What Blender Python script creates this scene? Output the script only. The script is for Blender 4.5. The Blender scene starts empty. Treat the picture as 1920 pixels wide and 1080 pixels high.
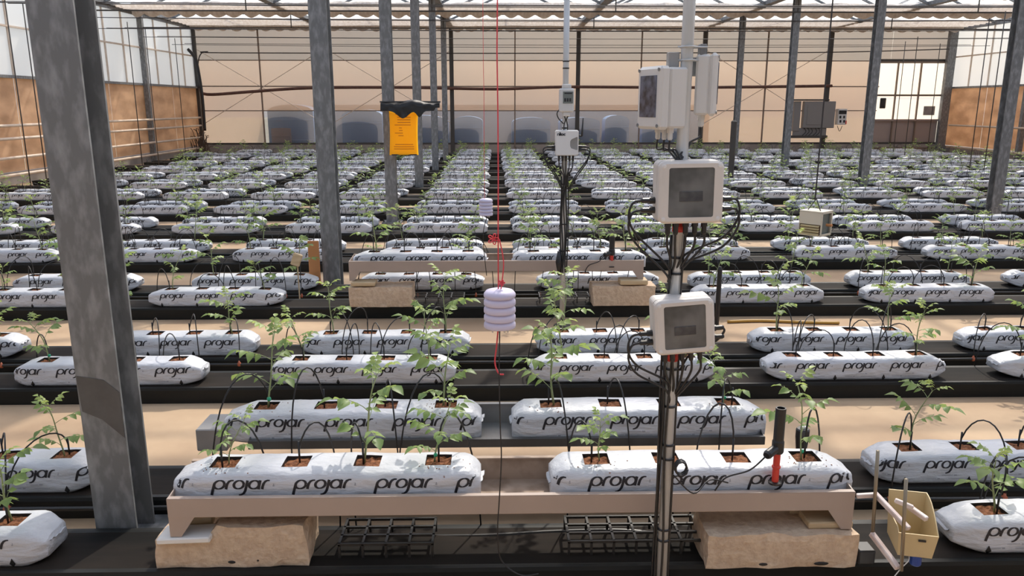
import bpy, math, random
from mathutils import Vector, Matrix, noise
from mathutils.bvhtree import BVHTree
R = math.radians
random.seed(7)
scn = bpy.context.scene
col = scn.collection
# ------------------------------------------------------------------ camera, world, sun, exposure
F = 1463.0; PITCH = 13.2; YAW = 1.25; CZ = 1.565
cd = bpy.data.cameras.new('camera'); cam = bpy.data.objects.new('camera', cd); col.objects.link(cam)
cam.location = (0, 0, CZ); cam.rotation_euler = (R(90 - PITCH), 0, R(-YAW))
cd.sensor_width = 36; cd.lens = F / 1920 * 36; cd.clip_start = .02; cd.clip_end = 400
scn.camera = cam
CM = cam.rotation_euler.to_matrix()

w = bpy.data.worlds.new('sky'); scn.world = w; w.use_nodes = True
nt = w.node_tree; bg = nt.nodes['Background']
sk = nt.nodes.new('ShaderNodeTexSky'); sk.sky_type = 'NISHITA'; sk.sun_disc = False
sk.sun_elevation = R(48); sk.sun_rotation = R(22); sk.dust_density = 4.0; sk.air_density = 1.0; sk.ozone_density = 1.0
mixw = nt.nodes.new('ShaderNodeMixRGB'); mixw.inputs[0].default_value = .45
mixw.inputs[2].default_value = (2.75, 3.05, 3.5, 1)
nt.links.new(sk.outputs[0], mixw.inputs[1]); nt.links.new(mixw.outputs[0], bg.inputs[0])
bg.inputs[1].default_value = 0.37
sd = bpy.data.lights.new('sun', 'SUN'); sd.energy = 3.6; sd.angle = R(1.2); sd.color = (1, .93, .82)
sun = bpy.data.objects.new('sun', sd); col.objects.link(sun)
sun.rotation_euler = Vector((.30, .78, .95)).to_track_quat('Z', 'Y').to_euler(); sun.location = (6, 12, 20)
scn.view_settings.view_transform = 'Standard'; scn.view_settings.look = 'None'
scn.view_settings.gamma = 1; scn.view_settings.use_curve_mapping = False
scn.view_settings.exposure = 0.0
try:
    scn.cycles.max_bounces = 7; scn.cycles.transparent_max_bounces = 12
    scn.cycles.caustics_reflective = False; scn.cycles.caustics_refractive = False
except Exception:
    pass

# ------------------------------------------------------------------ helpers
def at(px, py, Y):
    d = CM @ Vector(((px - 960) / F, -(py - 540) / F, -1))
    return Vector((0, 0, CZ)) + d * (Y / d.y)
def xat(px, Y, z):
    "world x of a pixel column on the line (Y, z)"
    v = CM.inverted() @ Vector((0, Y, z - CZ)); v2 = CM.inverted() @ Vector((1, Y, z - CZ))
    p0 = 960 + F * v.x / -v.z; p1 = 960 + F * v2.x / -v2.z
    return (px - p0) / (p1 - p0)
def proj(p):
    v = CM.transposed() @ (Vector(p) - Vector((0, 0, CZ)))
    if v.z > -.05: return (-9999, -9999, 0)
    return (960 + F * v.x / -v.z, 540 - F * v.y / -v.z, -v.z)

def tag(o, label=None, cat=None, group=None, kind=None):
    if label: o['label'] = label
    if cat: o['category'] = cat
    if group: o['group'] = group
    if kind: o['kind'] = kind
    return o
def empty(name, loc=(0, 0, 0), rz=0, parent=None):
    o = bpy.data.objects.new(name, None); col.objects.link(o); o.location = loc; o.rotation_euler = (0, 0, rz)
    o.empty_display_size = .05
    if parent: o.parent = parent
    return o
def put(name, me, loc=(0, 0, 0), rot=(0, 0, 0), parent=None, scale=None):
    o = bpy.data.objects.new(name, me); col.objects.link(o); o.location = loc; o.rotation_euler = rot
    if scale is not None: o.scale = (scale,) * 3 if not hasattr(scale, '__len__') else scale
    if parent: o.parent = parent
    return o

class MB:
    def __init__(s): s.v = []; s.f = []; s.m = []
    def add(s, vs, fs, mi=0):
        b = len(s.v); s.v += [tuple(p) for p in vs]; s.f += [tuple(i + b for i in f) for f in fs]; s.m += [mi] * len(fs)
        return s
    def box(s, c, size, mi=0, rot=None, bev=0.0):
        hx, hy, hz = size[0] / 2, size[1] / 2, size[2] / 2; c = Vector(c)
        if bev <= 0:
            vs = [Vector((x * hx, y * hy, z * hz)) for z in (-1, 1) for y in (-1, 1) for x in (-1, 1)]
            fs = [(0, 2, 3, 1), (4, 5, 7, 6), (0, 1, 5, 4), (2, 6, 7, 3), (0, 4, 6, 2), (1, 3, 7, 5)]
        else:
            b = min(bev, hx * .9, hy * .9, hz * .9); vs = []; idx = {}
            for z in (-1, 1):
                for y in (-1, 1):
                    for x in (-1, 1):
                        for ax in range(3):
                            p = [x * (hx - b), y * (hy - b), z * (hz - b)]
                            p[ax] = (x * hx, y * hy, z * hz)[ax]
                            idx[(x, y, z, ax)] = len(vs); vs.append(Vector(p))
            fs = []
            I = lambda x, y, z, a: idx[(x, y, z, a)]
            for sg in (-1, 1):
                fs.append([I(sg, -1, -1, 0), I(sg, 1, -1, 0), I(sg, 1, 1, 0), I(sg, -1, 1, 0)][::sg])
                fs.append([I(-1, sg, -1, 1), I(-1, sg, 1, 1), I(1, sg, 1, 1), I(1, sg, -1, 1)][::sg])
                fs.append([I(-1, -1, sg, 2), I(1, -1, sg, 2), I(1, 1, sg, 2), I(-1, 1, sg, 2)][::sg])
                for s2 in (-1, 1):
                    k = sg * s2
                    fs.append([I(sg, s2, -1, 0), I(sg, s2, -1, 1), I(sg, s2, 1, 1), I(sg, s2, 1, 0)][::k])
                    fs.append([I(sg, -1, s2, 0), I(sg, 1, s2, 0), I(sg, 1, s2, 2), I(sg, -1, s2, 2)][::k])
                    fs.append([I(-1, sg, s2, 1), I(-1, sg, s2, 2), I(1, sg, s2, 2), I(1, sg, s2, 1)][::k])
                    for s3 in (-1, 1):
                        fs.append([I(sg, s2, s3, 0), I(sg, s2, s3, 1), I(sg, s2, s3, 2)][::k * s3])
        if rot is not None: vs = [rot @ p for p in vs]
        return s.add([p + c for p in vs], fs, mi)
    def tube(s, pts, r, n=6, mi=0, cap=True, closed=False):
        pts = [Vector(p) for p in pts]; N = len(pts); vs = []; fs = []
        rr = r if hasattr(r, '__len__') else [r] * N
        prev = None
        for i, p in enumerate(pts):
            t = (pts[min(i + 1, N - 1)] - pts[max(i - 1, 0)])
            if t.length < 1e-9: t = Vector((0, 0, 1))
            t.normalize()
            if prev is None:
                a = Vector((0, 0, 1)) if abs(t.z) < .9 else Vector((1, 0, 0)); u = t.cross(a).normalized()
            else:
                u = (prev - t * prev.dot(t))
                u = u.normalized() if u.length > 1e-6 else t.orthogonal().normalized()
            prev = u; vv = t.cross(u)
            for k in range(n):
                a = 2 * math.pi * k / n
                vs.append(p + (u * math.cos(a) + vv * math.sin(a)) * rr[i])
        for i in range(N - 1):
            for k in range(n):
                k2 = (k + 1) % n
                fs.append((i * n + k, i * n + k2, (i + 1) * n + k2, (i + 1) * n + k))
        if cap:
            fs.append(tuple(range(n))[::-1]); fs.append(tuple((N - 1) * n + k for k in range(n)))
        return s.add(vs, fs, mi)
    def lathe(s, prof, n=20, c=(0, 0, 0), mi=0):
        vs = []; fs = []; c = Vector(c)
        for r, z in prof:
            for k in range(n):
                a = 2 * math.pi * k / n; vs.append(c + Vector((r * math.cos(a), r * math.sin(a), z)))
        for i in range(len(prof) - 1):
            for k in range(n):
                k2 = (k + 1) % n; fs.append((i * n + k, i * n + k2, (i + 1) * n + k2, (i + 1) * n + k))
        fs.append(tuple(range(n))[::-1]); fs.append(tuple((len(prof) - 1) * n + k for k in range(n)))
        return s.add(vs, fs, mi)
    def prism(s, poly, ext, mi=0):
        "poly: 3-D points of one face; ext: extrusion vector"
        n = len(poly); e = Vector(ext); p = [Vector(q) for q in poly]
        fs = [tuple(range(n))[::-1], tuple(range(n, 2 * n))] + [(i, (i + 1) % n, n + (i + 1) % n, n + i) for i in range(n)]
        return s.add(p + [q + e for q in p], fs, mi)
    def grid(s, fn, nu, nv, mi=0):
        vs = [fn(i / nu, j / nv) for j in range(nv + 1) for i in range(nu + 1)]
        fs = [(j * (nu + 1) + i, j * (nu + 1) + i + 1, (j + 1) * (nu + 1) + i + 1, (j + 1) * (nu + 1) + i) for j in range(nv) for i in range(nu)]
        return s.add(vs, fs, mi)
    def mesh(s, name, mats, smooth=False, fix=True):
        me = bpy.data.meshes.new(name); me.from_pydata(s.v, [], s.f)
        for m in (mats if isinstance(mats, (list, tuple)) else [mats]): me.materials.append(m)
        me.polygons.foreach_set('material_index', s.m)
        if smooth: me.polygons.foreach_set('use_smooth', [True] * len(s.f))
        me.update()
        if fix:
            import bmesh
            bm = bmesh.new(); bm.from_mesh(me); bmesh.ops.recalc_face_normals(bm, faces=bm.faces); bm.to_mesh(me); bm.free()
        return me
    def build(s, name, mats, parent=None, smooth=False, loc=(0, 0, 0), rot=(0, 0, 0), fix=True):
        return put(name, s.mesh(name, mats, smooth, fix), loc, rot, parent)

def bez(p0, p1, p2, p3, n=12):
    p0, p1, p2, p3 = map(Vector, (p0, p1, p2, p3)); o = []
    for i in range(n + 1):
        t = i / n; o.append(p0 * (1 - t) ** 3 + p1 * 3 * t * (1 - t) ** 2 + p2 * 3 * t * t * (1 - t) + p3 * t ** 3)
    return o
def spline(pts, n=6):
    "Catmull-Rom through points"
    pts = [Vector(p) for p in pts]; q = [pts[0]] + pts + [pts[-1]]; o = []
    for i in range(1, len(q) - 2):
        for k in range(n):
            t = k / n; a, b, c, d = q[i - 1], q[i], q[i + 1], q[i + 2]
            o.append(.5 * ((2 * b) + (c - a) * t + (2 * a - 5 * b + 4 * c - d) * t * t + (3 * b - 3 * c + d - a) * t ** 3))
    o.append(pts[-1]); return o

# ------------------------------------------------------------------ materials
def mat(name, c, rough=.5, metal=0, c2=None, scale=8, detail=4, bump=0, lo=.35, hi=.65, stretch=None, spec=None, trans=0.0, tcol=None, clear=0.0):
    m = bpy.data.materials.new(name); m.use_nodes = True; t = m.node_tree; b = t.nodes['Principled BSDF']
    b.inputs['Base Color'].default_value = (*c, 1); b.inputs['Roughness'].default_value = rough; b.inputs['Metallic'].default_value = metal
    if spec is not None: b.inputs['Specular IOR Level'].default_value = spec
    tc = t.nodes.new('ShaderNodeTexCoord'); vec = tc.outputs['Object']
    if stretch:
        mp = t.nodes.new('ShaderNodeMapping'); mp.inputs['Scale'].default_value = stretch; t.links.new(vec, mp.inputs[0]); vec = mp.outputs[0]
    colour = None
    if c2 is not None or bump:
        nz = t.nodes.new('ShaderNodeTexNoise'); nz.inputs['Scale'].default_value = scale; nz.inputs['Detail'].default_value = detail
        t.links.new(vec, nz.inputs['Vector'])
        if c2 is not None:
            r = t.nodes.new('ShaderNodeValToRGB'); r.color_ramp.elements[0].position = lo; r.color_ramp.elements[1].position = hi
            r.color_ramp.elements[0].color = (*c, 1); r.color_ramp.elements[1].color = (*c2, 1)
            t.links.new(nz.outputs['Fac'], r.inputs[0]); t.links.new(r.outputs[0], b.inputs['Base Color']); colour = r.outputs[0]
        if bump:
            bp = t.nodes.new('ShaderNodeBump'); bp.inputs['Strength'].default_value = bump; bp.inputs['Distance'].default_value = .02
            t.links.new(nz.outputs['Fac'], bp.inputs['Height']); t.links.new(bp.outputs[0], b.inputs['Normal'])
    sh = b.outputs[0]; out = t.nodes['Material Output']
    if trans:
        tr = t.nodes.new('ShaderNodeBsdfTranslucent'); tr.inputs[0].default_value = (*(tcol or c), 1)
        if tcol is None and colour: t.links.new(colour, tr.inputs[0])
        mx = t.nodes.new('ShaderNodeMixShader'); mx.inputs[0].default_value = trans
        t.links.new(sh, mx.inputs[1]); t.links.new(tr.outputs[0], mx.inputs[2]); sh = mx.outputs[0]
    if clear:
        tp = t.nodes.new('ShaderNodeBsdfTransparent'); mx = t.nodes.new('ShaderNodeMixShader'); mx.inputs[0].default_value = clear
        t.links.new(sh, mx.inputs[1]); t.links.new(tp.outputs[0], mx.inputs[2]); sh = mx.outputs[0]
    t.links.new(sh, out.inputs[0])
    return m
M = {}
M['floor'] = mat('floor_concrete', (.39, .265, .165), .85, c2=(.55, .395, .25), scale=1.6, detail=8, bump=.12)
M['ground'] = mat('outside_ground', (.42, .36, .28), .95, c2=(.30, .30, .20), scale=.4)
M['film'] = mat('white_film', (.55, .565, .60), .36, c2=(.62, .635, .67), scale=13, detail=7, bump=.8, stretch=(.6, 1, 1.8))
M['filmblack'] = mat('black_film', (.012, .012, .013), .45)
M['ink'] = mat('black_ink', (.012, .012, .018), .5)
M['fine'] = mat('grey_fine_print', (.33, .34, .38), .6)
M['coco'] = mat('coco_fibre', (.16, .055, .022), .95, c2=(.30, .12, .05), scale=60, detail=6, bump=.8)
M['gutter'] = mat('black_gutter', (.009, .011, .011), .5, spec=.25, c2=(.018, .018, .017), scale=5, detail=6, stretch=(.3, 2, 2), bump=.05)
M['dirt'] = mat('gutter_dirt', (.007, .0065, .006), .8, spec=.15, c2=(.024, .018, .014), scale=4, detail=7, stretch=(.4, 2, 2), bump=.2)
M['pipe'] = mat('black_pipe', (.018, .018, .018), .35)
M['tube'] = mat('drip_tube_plastic', (.014, .014, .015), .4)
M['dropper'] = mat('orange_dropper', (.42, .11, .05), .5)
M['steel'] = mat('galvanised_steel', (.17, .175, .178), .55, .15, c2=(.31, .318, .325), scale=9, detail=10, stretch=(3, 3, 1.2), bump=.04, lo=.45, hi=.72)
M['stain'] = mat('damp_stain', (.085, .080, .076), .6, .1, c2=(.12, .113, .108), scale=12)
M['darksteel'] = mat('dark_steel', (.07, .065, .06), .6, .3)
M['alu'] = mat('aluminium_tube', (.64, .68, .73), .32, .2, c2=(.52, .52, .5), scale=20, stretch=(1, 1, .1))
M['traybeige'] = mat('beige_tray_metal', (.40, .315, .265), .45, .0, c2=(.43, .34, .285), scale=3, bump=.02)
M['traydirt'] = mat('dirty_tray_inside', (.40, .30, .23), .7, .0, c2=(.16, .10, .06), scale=9, detail=6, lo=.5, hi=.75)
M['trayblack'] = mat('dark_tray_metal', (.05, .05, .05), .4, c2=(.09, .09, .09), scale=4)
M['traygrey'] = mat('grey_tray_metal', (.26, .255, .25), .5, .3, c2=(.34, .33, .32), scale=5)
M['block'] = mat('tan_block', (.56, .41, .29), .95, c2=(.68, .53, .38), scale=45, detail=8, bump=.5)
M['wood'] = mat('pale_wood', (.52, .38, .22), .8, c2=(.64, .50, .32), scale=6, stretch=(1, 8, 8), bump=.1)
M['whitewood'] = mat('white_board', (.78, .76, .72), .7)
M['leaf'] = mat('tomato_leaf', (.10, .19, .06), .45, c2=(.24, .35, .13), scale=16, detail=2, trans=.4, tcol=(.42, .56, .14))
M['leafyoung'] = mat('young_tomato_leaf', (.26, .38, .11), .45, c2=(.38, .48, .18), scale=16, detail=2, trans=.4, tcol=(.58, .70, .20))
M['stem'] = mat('tomato_stem', (.24, .31, .13), .6, c2=(.32, .36, .20), scale=20)
M['panel'] = mat('peach_sheet', (.47, .345, .25), .5, c2=(.52, .37, .26), scale=.5, detail=3, trans=.55, clear=.40)
M['uppersheet'] = mat('shaded_upper_sheet', (.36, .31, .27), .5, c2=(.40, .33, .28), scale=.5, trans=.55, clear=.30)  # top row greyer: shade from the roof is put into its colour
M['clearsheet'] = mat('clear_grey_sheet', (.36, .33, .32), .5, trans=.5, clear=.62)
M['greysheet'] = mat('grey_sheet', (.42, .43, .45), .6, trans=.4, clear=.25)
M['sidepanel'] = mat('amber_sheet', (.66, .45, .29), .5, c2=(.86, .63, .43), scale=1.1, detail=4, trans=.5, stretch=(1, 1.5, 3))
M['brightpanel'] = mat('cream_sheet', (.93, .84, .74), .5, trans=.75, clear=.3)
M['tanmullion'] = mat('tan_mullion_paint', (.20, .145, .11), .6)
M['doorgrey'] = mat('door_lower_panel', (.34, .27, .24), .6)
M['glass'] = mat('hazy_glass', (.93, .92, .90), .3, trans=.55, clear=.35)
M['roofglass'] = mat('roof_glass', (.8, .84, .86), .15, trans=.3, clear=.90)
M['fabric'] = mat('cream_screen_fabric', (.66, .58, .50), .9, c2=(.80, .74, .68), scale=5, detail=5, trans=.35, stretch=(3, 1, 1))
M['brownpipe'] = mat('rusty_pipe', (.10, .045, .035), .6, .2, c2=(.15, .07, .05), scale=10)
M['heatpipe'] = mat('cream_heating_pipe', (.62, .50, .40), .5, c2=(.70, .60, .50), scale=4)
M['wire'] = mat('dark_wire', (.035, .03, .03), .6)
M['kerb'] = mat('concrete_kerb', (.26, .235, .215), .9, c2=(.33, .30, .27), scale=3, bump=.2)
M['bluetarp'] = mat('blue_tank_plastic', (.15, .33, .60), .6, c2=(.20, .39, .66), scale=2)
M['skyblock'] = mat('sky_block_render', (.42, .36, .33), .9, c2=(.50, .44, .40), scale=1)
M['tanbin'] = mat('tan_crate_wood', (.50, .34, .26), .8)
M['boxbeige'] = mat('beige_plastic', (.63, .59, .55), .45, c2=(.69, .65, .61), scale=6)
M['boxwhite'] = mat('white_plastic', (.72, .71, .70), .4)
M['boxcream'] = mat('cream_white_plastic', (.70, .62, .50), .45)
M['boxgrey'] = mat('light_grey_plastic', (.64, .63, .61), .45)
M['smoked'] = mat('smoked_lid', (.075, .075, .072), .22, c2=(.16, .16, .155), scale=9, detail=3, lo=.42, hi=.62)
M['smokedark'] = mat('smoked_component', (.045, .045, .05), .25, c2=(.09, .09, .09), scale=30)  # dark tone of the component behind the smoked window
M['dark'] = mat('black_plastic', (.016, .016, .018), .35)
M['cabinet'] = mat('grey_cabinet_paint', (.23, .215, .205), .5)
M['screen'] = mat('dark_screen', (.03, .035, .045), .15, c2=(.12, .14, .20), scale=40, detail=6)
M['lcd'] = mat('grey_lcd', (.16, .18, .17), .25)
M['red'] = mat('red_plastic', (.62, .045, .03), .4)
M['redstring'] = mat('red_twine', (.70, .07, .09), .7)
M['shield'] = mat('lavender_white_plastic', (.62, .58, .74), .45)
M['cream'] = mat('cream_plastic', (.62, .49, .27), .45)
M['pinkwood'] = mat('pale_pink_bar', (.60, .47, .43), .5, c2=(.72, .62, .58), scale=20)
M['rod'] = mat('tarnished_rod', (.30, .25, .18), .4, .6)
M['blue'] = mat('blue_cap', (.02, .06, .28), .4)
M['yellow'] = mat('yellow_trap_film', (.98, .52, .015), .35, c2=(1, .60, .03), scale=6, trans=.6, tcol=(1, .60, .015))
M['yellowprint'] = mat('orange_print', (.50, .15, .005), .5)
M['orange'] = mat('orange_wood', (.55, .24, .09), .7)
M['yellowhose'] = mat('ochre_hose', (.48, .27, .05), .5)
M['ferrule'] = mat('green_clip', (.03, .40, .22), .4)
M['dry'] = mat('dry_stems', (.14, .10, .075), .9)

# ------------------------------------------------------------------ dimensions
XL, XR, YF, ZE = -9.7, 15.2, 26.55, 4.0
COLX = (-1.40, 6.9); COLY = [2.55 + 4 * i for i in range(6)]
HALF = 4.15

# ------------------------------------------------------------------ structure
fl = MB(); fl.box(((XL + XR) / 2, (YF - 2) / 2, -.05), (XR - XL + .2, YF + 2.2, .1))
tag(fl.build('floor', M['floor']), kind='structure')
g = MB(); g.box((3, 30, -.16), (160, 160, .1)); tag(g.build('ground', M['ground']), kind='structure')

# far wall : kerb, posts, rails and single sheets
wf = MB(); wf.box(((XL + XR) / 2, YF + .08, .15), (XR - XL, .2, .30)); wall_far = tag(wf.build('wall_far', M['kerb']), kind='structure')
DOORX0, DOORX1 = xat(1640, YF, 1.5), xat(1772, YF, 1.5)
zlev = [.30, 1.38, 2.16, 2.98, 4.0]
nx = 12; dx = HALF / 2
for i in range(nx):
    x0 = XL + i * dx; x1 = min(x0 + dx, XR)
    for j in range(4):
        if x0 > DOORX0 - .1 and j < 3: continue
        if j < 3: x1 = min(x0 + dx, XR, max(DOORX0 - .05, x0 + .2))
        else: x1 = min(x0 + dx, XR)
        p = MB(); p.box(((x0 + x1) / 2, YF + .04, (zlev[j] + zlev[j + 1]) / 2), (x1 - x0 - .006, .006, zlev[j + 1] - zlev[j] - .006))
        p.build('wall_sheet', M['clearsheet' if j == 0 and -7.7 < x0 < 6.6 else 'uppersheet' if j == 3 else 'panel'], wall_far)
    m = MB(); wdt = .13 if i % 2 == 0 else .038
    if x0 > DOORX0: continue
    m.box((x0, YF - .03, 2.1), (wdt, .12 if i % 2 == 0 else .06, 4.2)); m.build('post' if i % 2 == 0 else 'mullion', M['darksteel' if i % 2 == 0 else 'tanmullion'], wall_far)
for z, t in ((.31, .06), (1.38, .03), (2.16, .035), (2.98, .028), (4.0, .08)):
    m = MB(); m.box(((XL + XR) / 2 - (1.2 if .5 < z < 3.5 else 0), YF, z), (XR - XL - (2.4 if .5 < z < 3.5 else 0), .05, t)); m.build('rail', M['darksteel'] if t > .05 else M['tanmullion'], wall_far)
for cx in (-7.6, -3.4, 8.97):     # diagonal wind bracing
    for s in (-1, 1):
        m = MB(); m.tube([(cx - 2 * s, YF - .02, .95), (cx + 2 * s, YF - .02, 3.3)], .011, 5); m.build('brace', M['heatpipe'], wall_far)
cpx = MB(); cpx.box((XR - .16, YF - .1, 2.05), (.26, .16, 4.1)); cpx.build('corner_post', M['steel'], wall_far)
cps = MB(); cps.box(((DOORX1 + XR) / 2 + .02, YF + .04, 1.64), (XR - DOORX1 - .06, .006, 2.68)); cps.build('wall_sheet', M['panel'], wall_far)
# gable above the eaves
for i in range(6):
    x0 = XL + i * HALF
    g = MB(); g.prism([(x0, YF + .03, 4.05), (x0 + HALF, YF + .03, 4.05), (x0 + HALF / 2, YF + .03, 5.0)], (0, .006, 0)); g.build('gable_pane', M['glass'], wall_far)
# big door at the right end of the far wall
door = MB(); door.box(((DOORX0 + DOORX1) / 2, YF + .01, 3.0), (DOORX1 - DOORX0 + .16, .07, .08))
do = tag(door.build('door_1', M['darksteel']), kind='structure')
for a in range(3):
    wd = (DOORX1 - DOORX0) / 3; xx = DOORX0 + wd * (a + .5)
    p = MB(); p.box((xx, YF + .05, 2.37), (wd - .03, .006, 1.1)); p.build('door_sheet', M['brightpanel'], do)
    p = MB(); p.box((xx, YF + .05, 1.42), (wd - .03, .006, .66)); p.build('door_sheet', M['brightpanel'], do)
    p = MB(); p.box((xx, YF + .05, .60), (wd - .015, .02, .94)); p.build('door_panel', M['doorgrey'], do)
for xx in (DOORX0 - .04, DOORX0 + wd, DOORX0 + 2 * wd, DOORX1 + .04):
    p = MB(); p.box((xx, YF + .01, 1.55), (.035, .07, 2.9)); p.build('door_stile', M['tanmullion'], do)
for z in (.14, 1.07, 1.88, 2.94):
    p = MB(); p.box(((DOORX0 + DOORX1) / 2, YF + .0, z), (DOORX1 - DOORX0, .06, .06)); p.build('door_rail', M['tanmullion'] if z != 1.07 else M['doorgrey'], do)
p = MB(); p.box((12.98, YF - .02, 1.62), (.2, .05, .34), bev=.02); p.box((12.98, YF - .05, 1.64), (.12, .03, .24), 0, bev=.01); p.build('latch_box', M['dark'], do)

# side walls
def side_wall(name, X, sgn, y0):
    b = MB(); b.box((X + sgn * .1, (YF + y0) / 2, .12), (.2, YF - y0, .24)); wl = tag(b.build(name, M['kerb']), kind='structure')
    y = y0
    ys = [2.55 + 4 * k for k in range(-1, 7)]
    for k, yb in enumerate(ys[:-1]):
        if yb + 4 < y0: continue
        n = 4
        for q in range(n):
            a = yb + 4 * q / n; c = yb + 4 * (q + 1) / n
            p = MB(); p.box((X + sgn * .03, (a + c) / 2, (2.13 + ZE) / 2), (.006, c - a - .03, ZE - 2.15)); p.build('glass_pane', M['glass'], wl)
            m = MB(); m.box((X + sgn * .01, a, (2.1 + ZE) / 2), (.04, .03, ZE - 2.1)); m.build('glazing_bar', M['heatpipe'], wl)
        for q in range(2):
            a = yb + 2 * q
            p = MB(); p.box((X + sgn * .03, a + 1, (.24 + 2.1) / 2), (.006, 1.98, 1.84)); p.build('wall_sheet', M['sidepanel'], wl)
        m = MB(); m.box((X - sgn * .06, yb, 2.05), (.13, .13, 4.1)); m.build('post', M['steel'], wl)
    for z, t, mm in ((2.12, .06, 'steel'), (ZE, .14, 'steel'), (3.1, .035, 'heatpipe')):
        m = MB(); m.box((X, (YF + y0) / 2, z), (.06, YF - y0, t)); m.build('rail', M[mm], wl)
    return wl
wl = side_wall('wall_left', XL, -1, -1.4)
wr = side_wall('wall_right', XR, 1, -1.4)
wb0 = MB(); wb0.box(((XL + XR) / 2, -1.5, .12), (XR - XL, .2, .24)); wall_back_added = tag(wb0.build('wall_back_added', M['kerb']), kind='structure')  # unseen wall behind the camera, added to cut skylight on the bag fronts
for i in range(6):
    for za_, zb_, mm in ((.24, 2.1, 'sidepanel'), (2.1, 4.05, 'panel')):
        p = MB(); p.box((XL + HALF * (i + .5), -1.5, (za_ + zb_) / 2), (HALF - .006, .006, zb_ - za_ - .006)); p.build('wall_sheet', M['greysheet'], wall_back_added)
    m = MB(); m.box((XL + HALF * i, -1.45, 2.05), (.12, .1, 4.1)); m.build('post', M['steel'], wall_back_added)
for i, z in enumerate((.22, .55, .92, 1.17)):
    for X, lab, s in ((XL, 'left', 1), (XR, 'right', -1)):
        if lab == 'right' and i in (1, 3): continue
        m = MB(); m.tube([(X + s * .22, 1.0, z), (X + s * .22, YF - .6, z)], .03, 8)
        tag(m.build('heating_pipe', M['heatpipe'], smooth=True), 'cream heating pipe, %s of those along the %s wall' % (('lowest', 'second lowest', 'second highest', 'highest')[i] if lab == 'left' else ('lower', '', 'upper', '')[i], lab), 'pipe', 'heating pipes on the side walls')

# roof
rf = MB(); rf.box(((XL + XR) / 2, YF, ZE + .06), (XR - XL, .16, .10)); ceil = tag(rf.build('ceiling', M['steel']), kind='structure')
TY = [2.55 + 4 * k for k in range(-1, 7)]
pane_me = {}
sl = math.atan2(.95, HALF / 2); L = math.hypot(.95, HALF / 2)
p = MB(); p.box((0, 0, 0), (L - .03, 3.94, .006)); pane_me = p.mesh('roof_pane', M['roofglass'])
p = MB(); p.box((0, 0, 0), (L, .05, .06)); raf_me = p.mesh('rafter', M['steel'])
for i in range(6):
    x0 = XL + i * HALF
    for k in range(len(TY) - 1):
        y = TY[k] + 2
        put('roof_pane', pane_me, (x0 + HALF / 4, y, 4.05 + .475), (0, -sl, 0), ceil)
        put('roof_pane', pane_me, (x0 + 3 * HALF / 4, y, 4.05 + .475), (0, sl, 0), ceil)
        for dy in (0, 2):
            put('rafter', raf_me, (x0 + HALF / 4, TY[k] + dy, 4.0 + .475), (0, -sl, 0), ceil)
            put('rafter', raf_me, (x0 + 3 * HALF / 4, TY[k] + dy, 4.0 + .475), (0, sl, 0), ceil)
    m = MB(); m.box((x0, (YF - 1.4) / 2, 4.06), (.2, YF + 1.4, .1)); m.build('roof_gutter', M['steel'], ceil)
    m = MB(); m.box((x0 + HALF / 2, (YF - 1.4) / 2, 5.0), (.06, YF + 1.4, .06)); m.build('ridge', M['steel'], ceil)
for y in TY[1:-1]:
    t = MB(); t.box(((XL + XR) / 2, y, 4.0), (XR - XL, .06, .06)); t.build('truss_chord', M['darksteel'], ceil)
    t = MB(); t.box(((XL + XR) / 2, y, 3.62), (XR - XL, .03, .03)); t.build('truss_chord', M['darksteel'], ceil)
    for q in range(7):
        xa = XL + HALF * q; t = MB(); t.tube([(xa, y, 3.62), (xa, y, 4.0)], .015, 5); t.build('truss_tie', M['darksteel'], ceil)

# columns : H sections
def ibeam(h, b=.145, d=.145, tf=.010, tw=.008):
    m = MB(); m.box((0, -d / 2 + tf / 2, h / 2), (b, tf, h)); m.box((0, d / 2 - tf / 2, h / 2), (b, tf, h)); m.box((0, 0, h / 2), (tw, d - 2 * tf + .001, h))
    return m.mesh('column', M['steel'])
cb = ibeam(4.05)
plate = MB(); plate.box((0, 0, .01), (.26, .26, .02)); plate_me = plate.mesh('base_plate', M['steel'])
bolt = MB(); bolt.lathe([(.012, 0), (.012, .018), (.006, .02), (.006, .04)], 6); bolt_me = bolt.mesh('bolt', M['darksteel'])
nth = ['nearest', 'second', 'third', 'fourth', 'fifth', 'farthest']
for ix, X in enumerate(COLX):
    for iy, Y in enumerate(COLY):
        if ix == 1 and iy < 2: continue
        o = put('steel_column', cb, (X + (.03 if iy == 0 and ix == 0 else 0), Y + (.093 if iy == 0 else .01 if iy == 3 else .0725), 0))
        if ix == 0: lab = 'grey galvanised H-section column, %s from the camera in the line left of the aisle' % nth[iy]
        else: lab = 'grey steel column, %s from the camera in the right-hand line' % ['nearest', 'second', 'third', 'farthest'][iy - 2]
        tag(o, lab, 'column', 'steel columns')
        put('base_plate', plate_me, (0, 0, 0), parent=o)
        for sx in (-1, 1): put('bolt', bolt_me, (sx * .105, -.1, .02), parent=o)
# damp stain on the nearest column: a thin crust with its own outline
st = MB(); c0 = Vector((COLX[0] + .03, COLY[0] + .0185, 0))
st.prism([(c0.x - .07, c0.y, .66), (c0.x + .02, c0.y, .645), (c0.x + .07, c0.y, .60), (c0.x + .07, c0.y, .43), (c0.x + .045, c0.y, .455), (c0.x, c0.y, .50), (c0.x - .065, c0.y, .53)], (0, .002, 0))
stain = st.build('damp_stain', M['stain'], bpy.data.objects['steel_column'])
stain.matrix_parent_inverse = Matrix.Translation(-bpy.data.objects['steel_column'].location)

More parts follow.
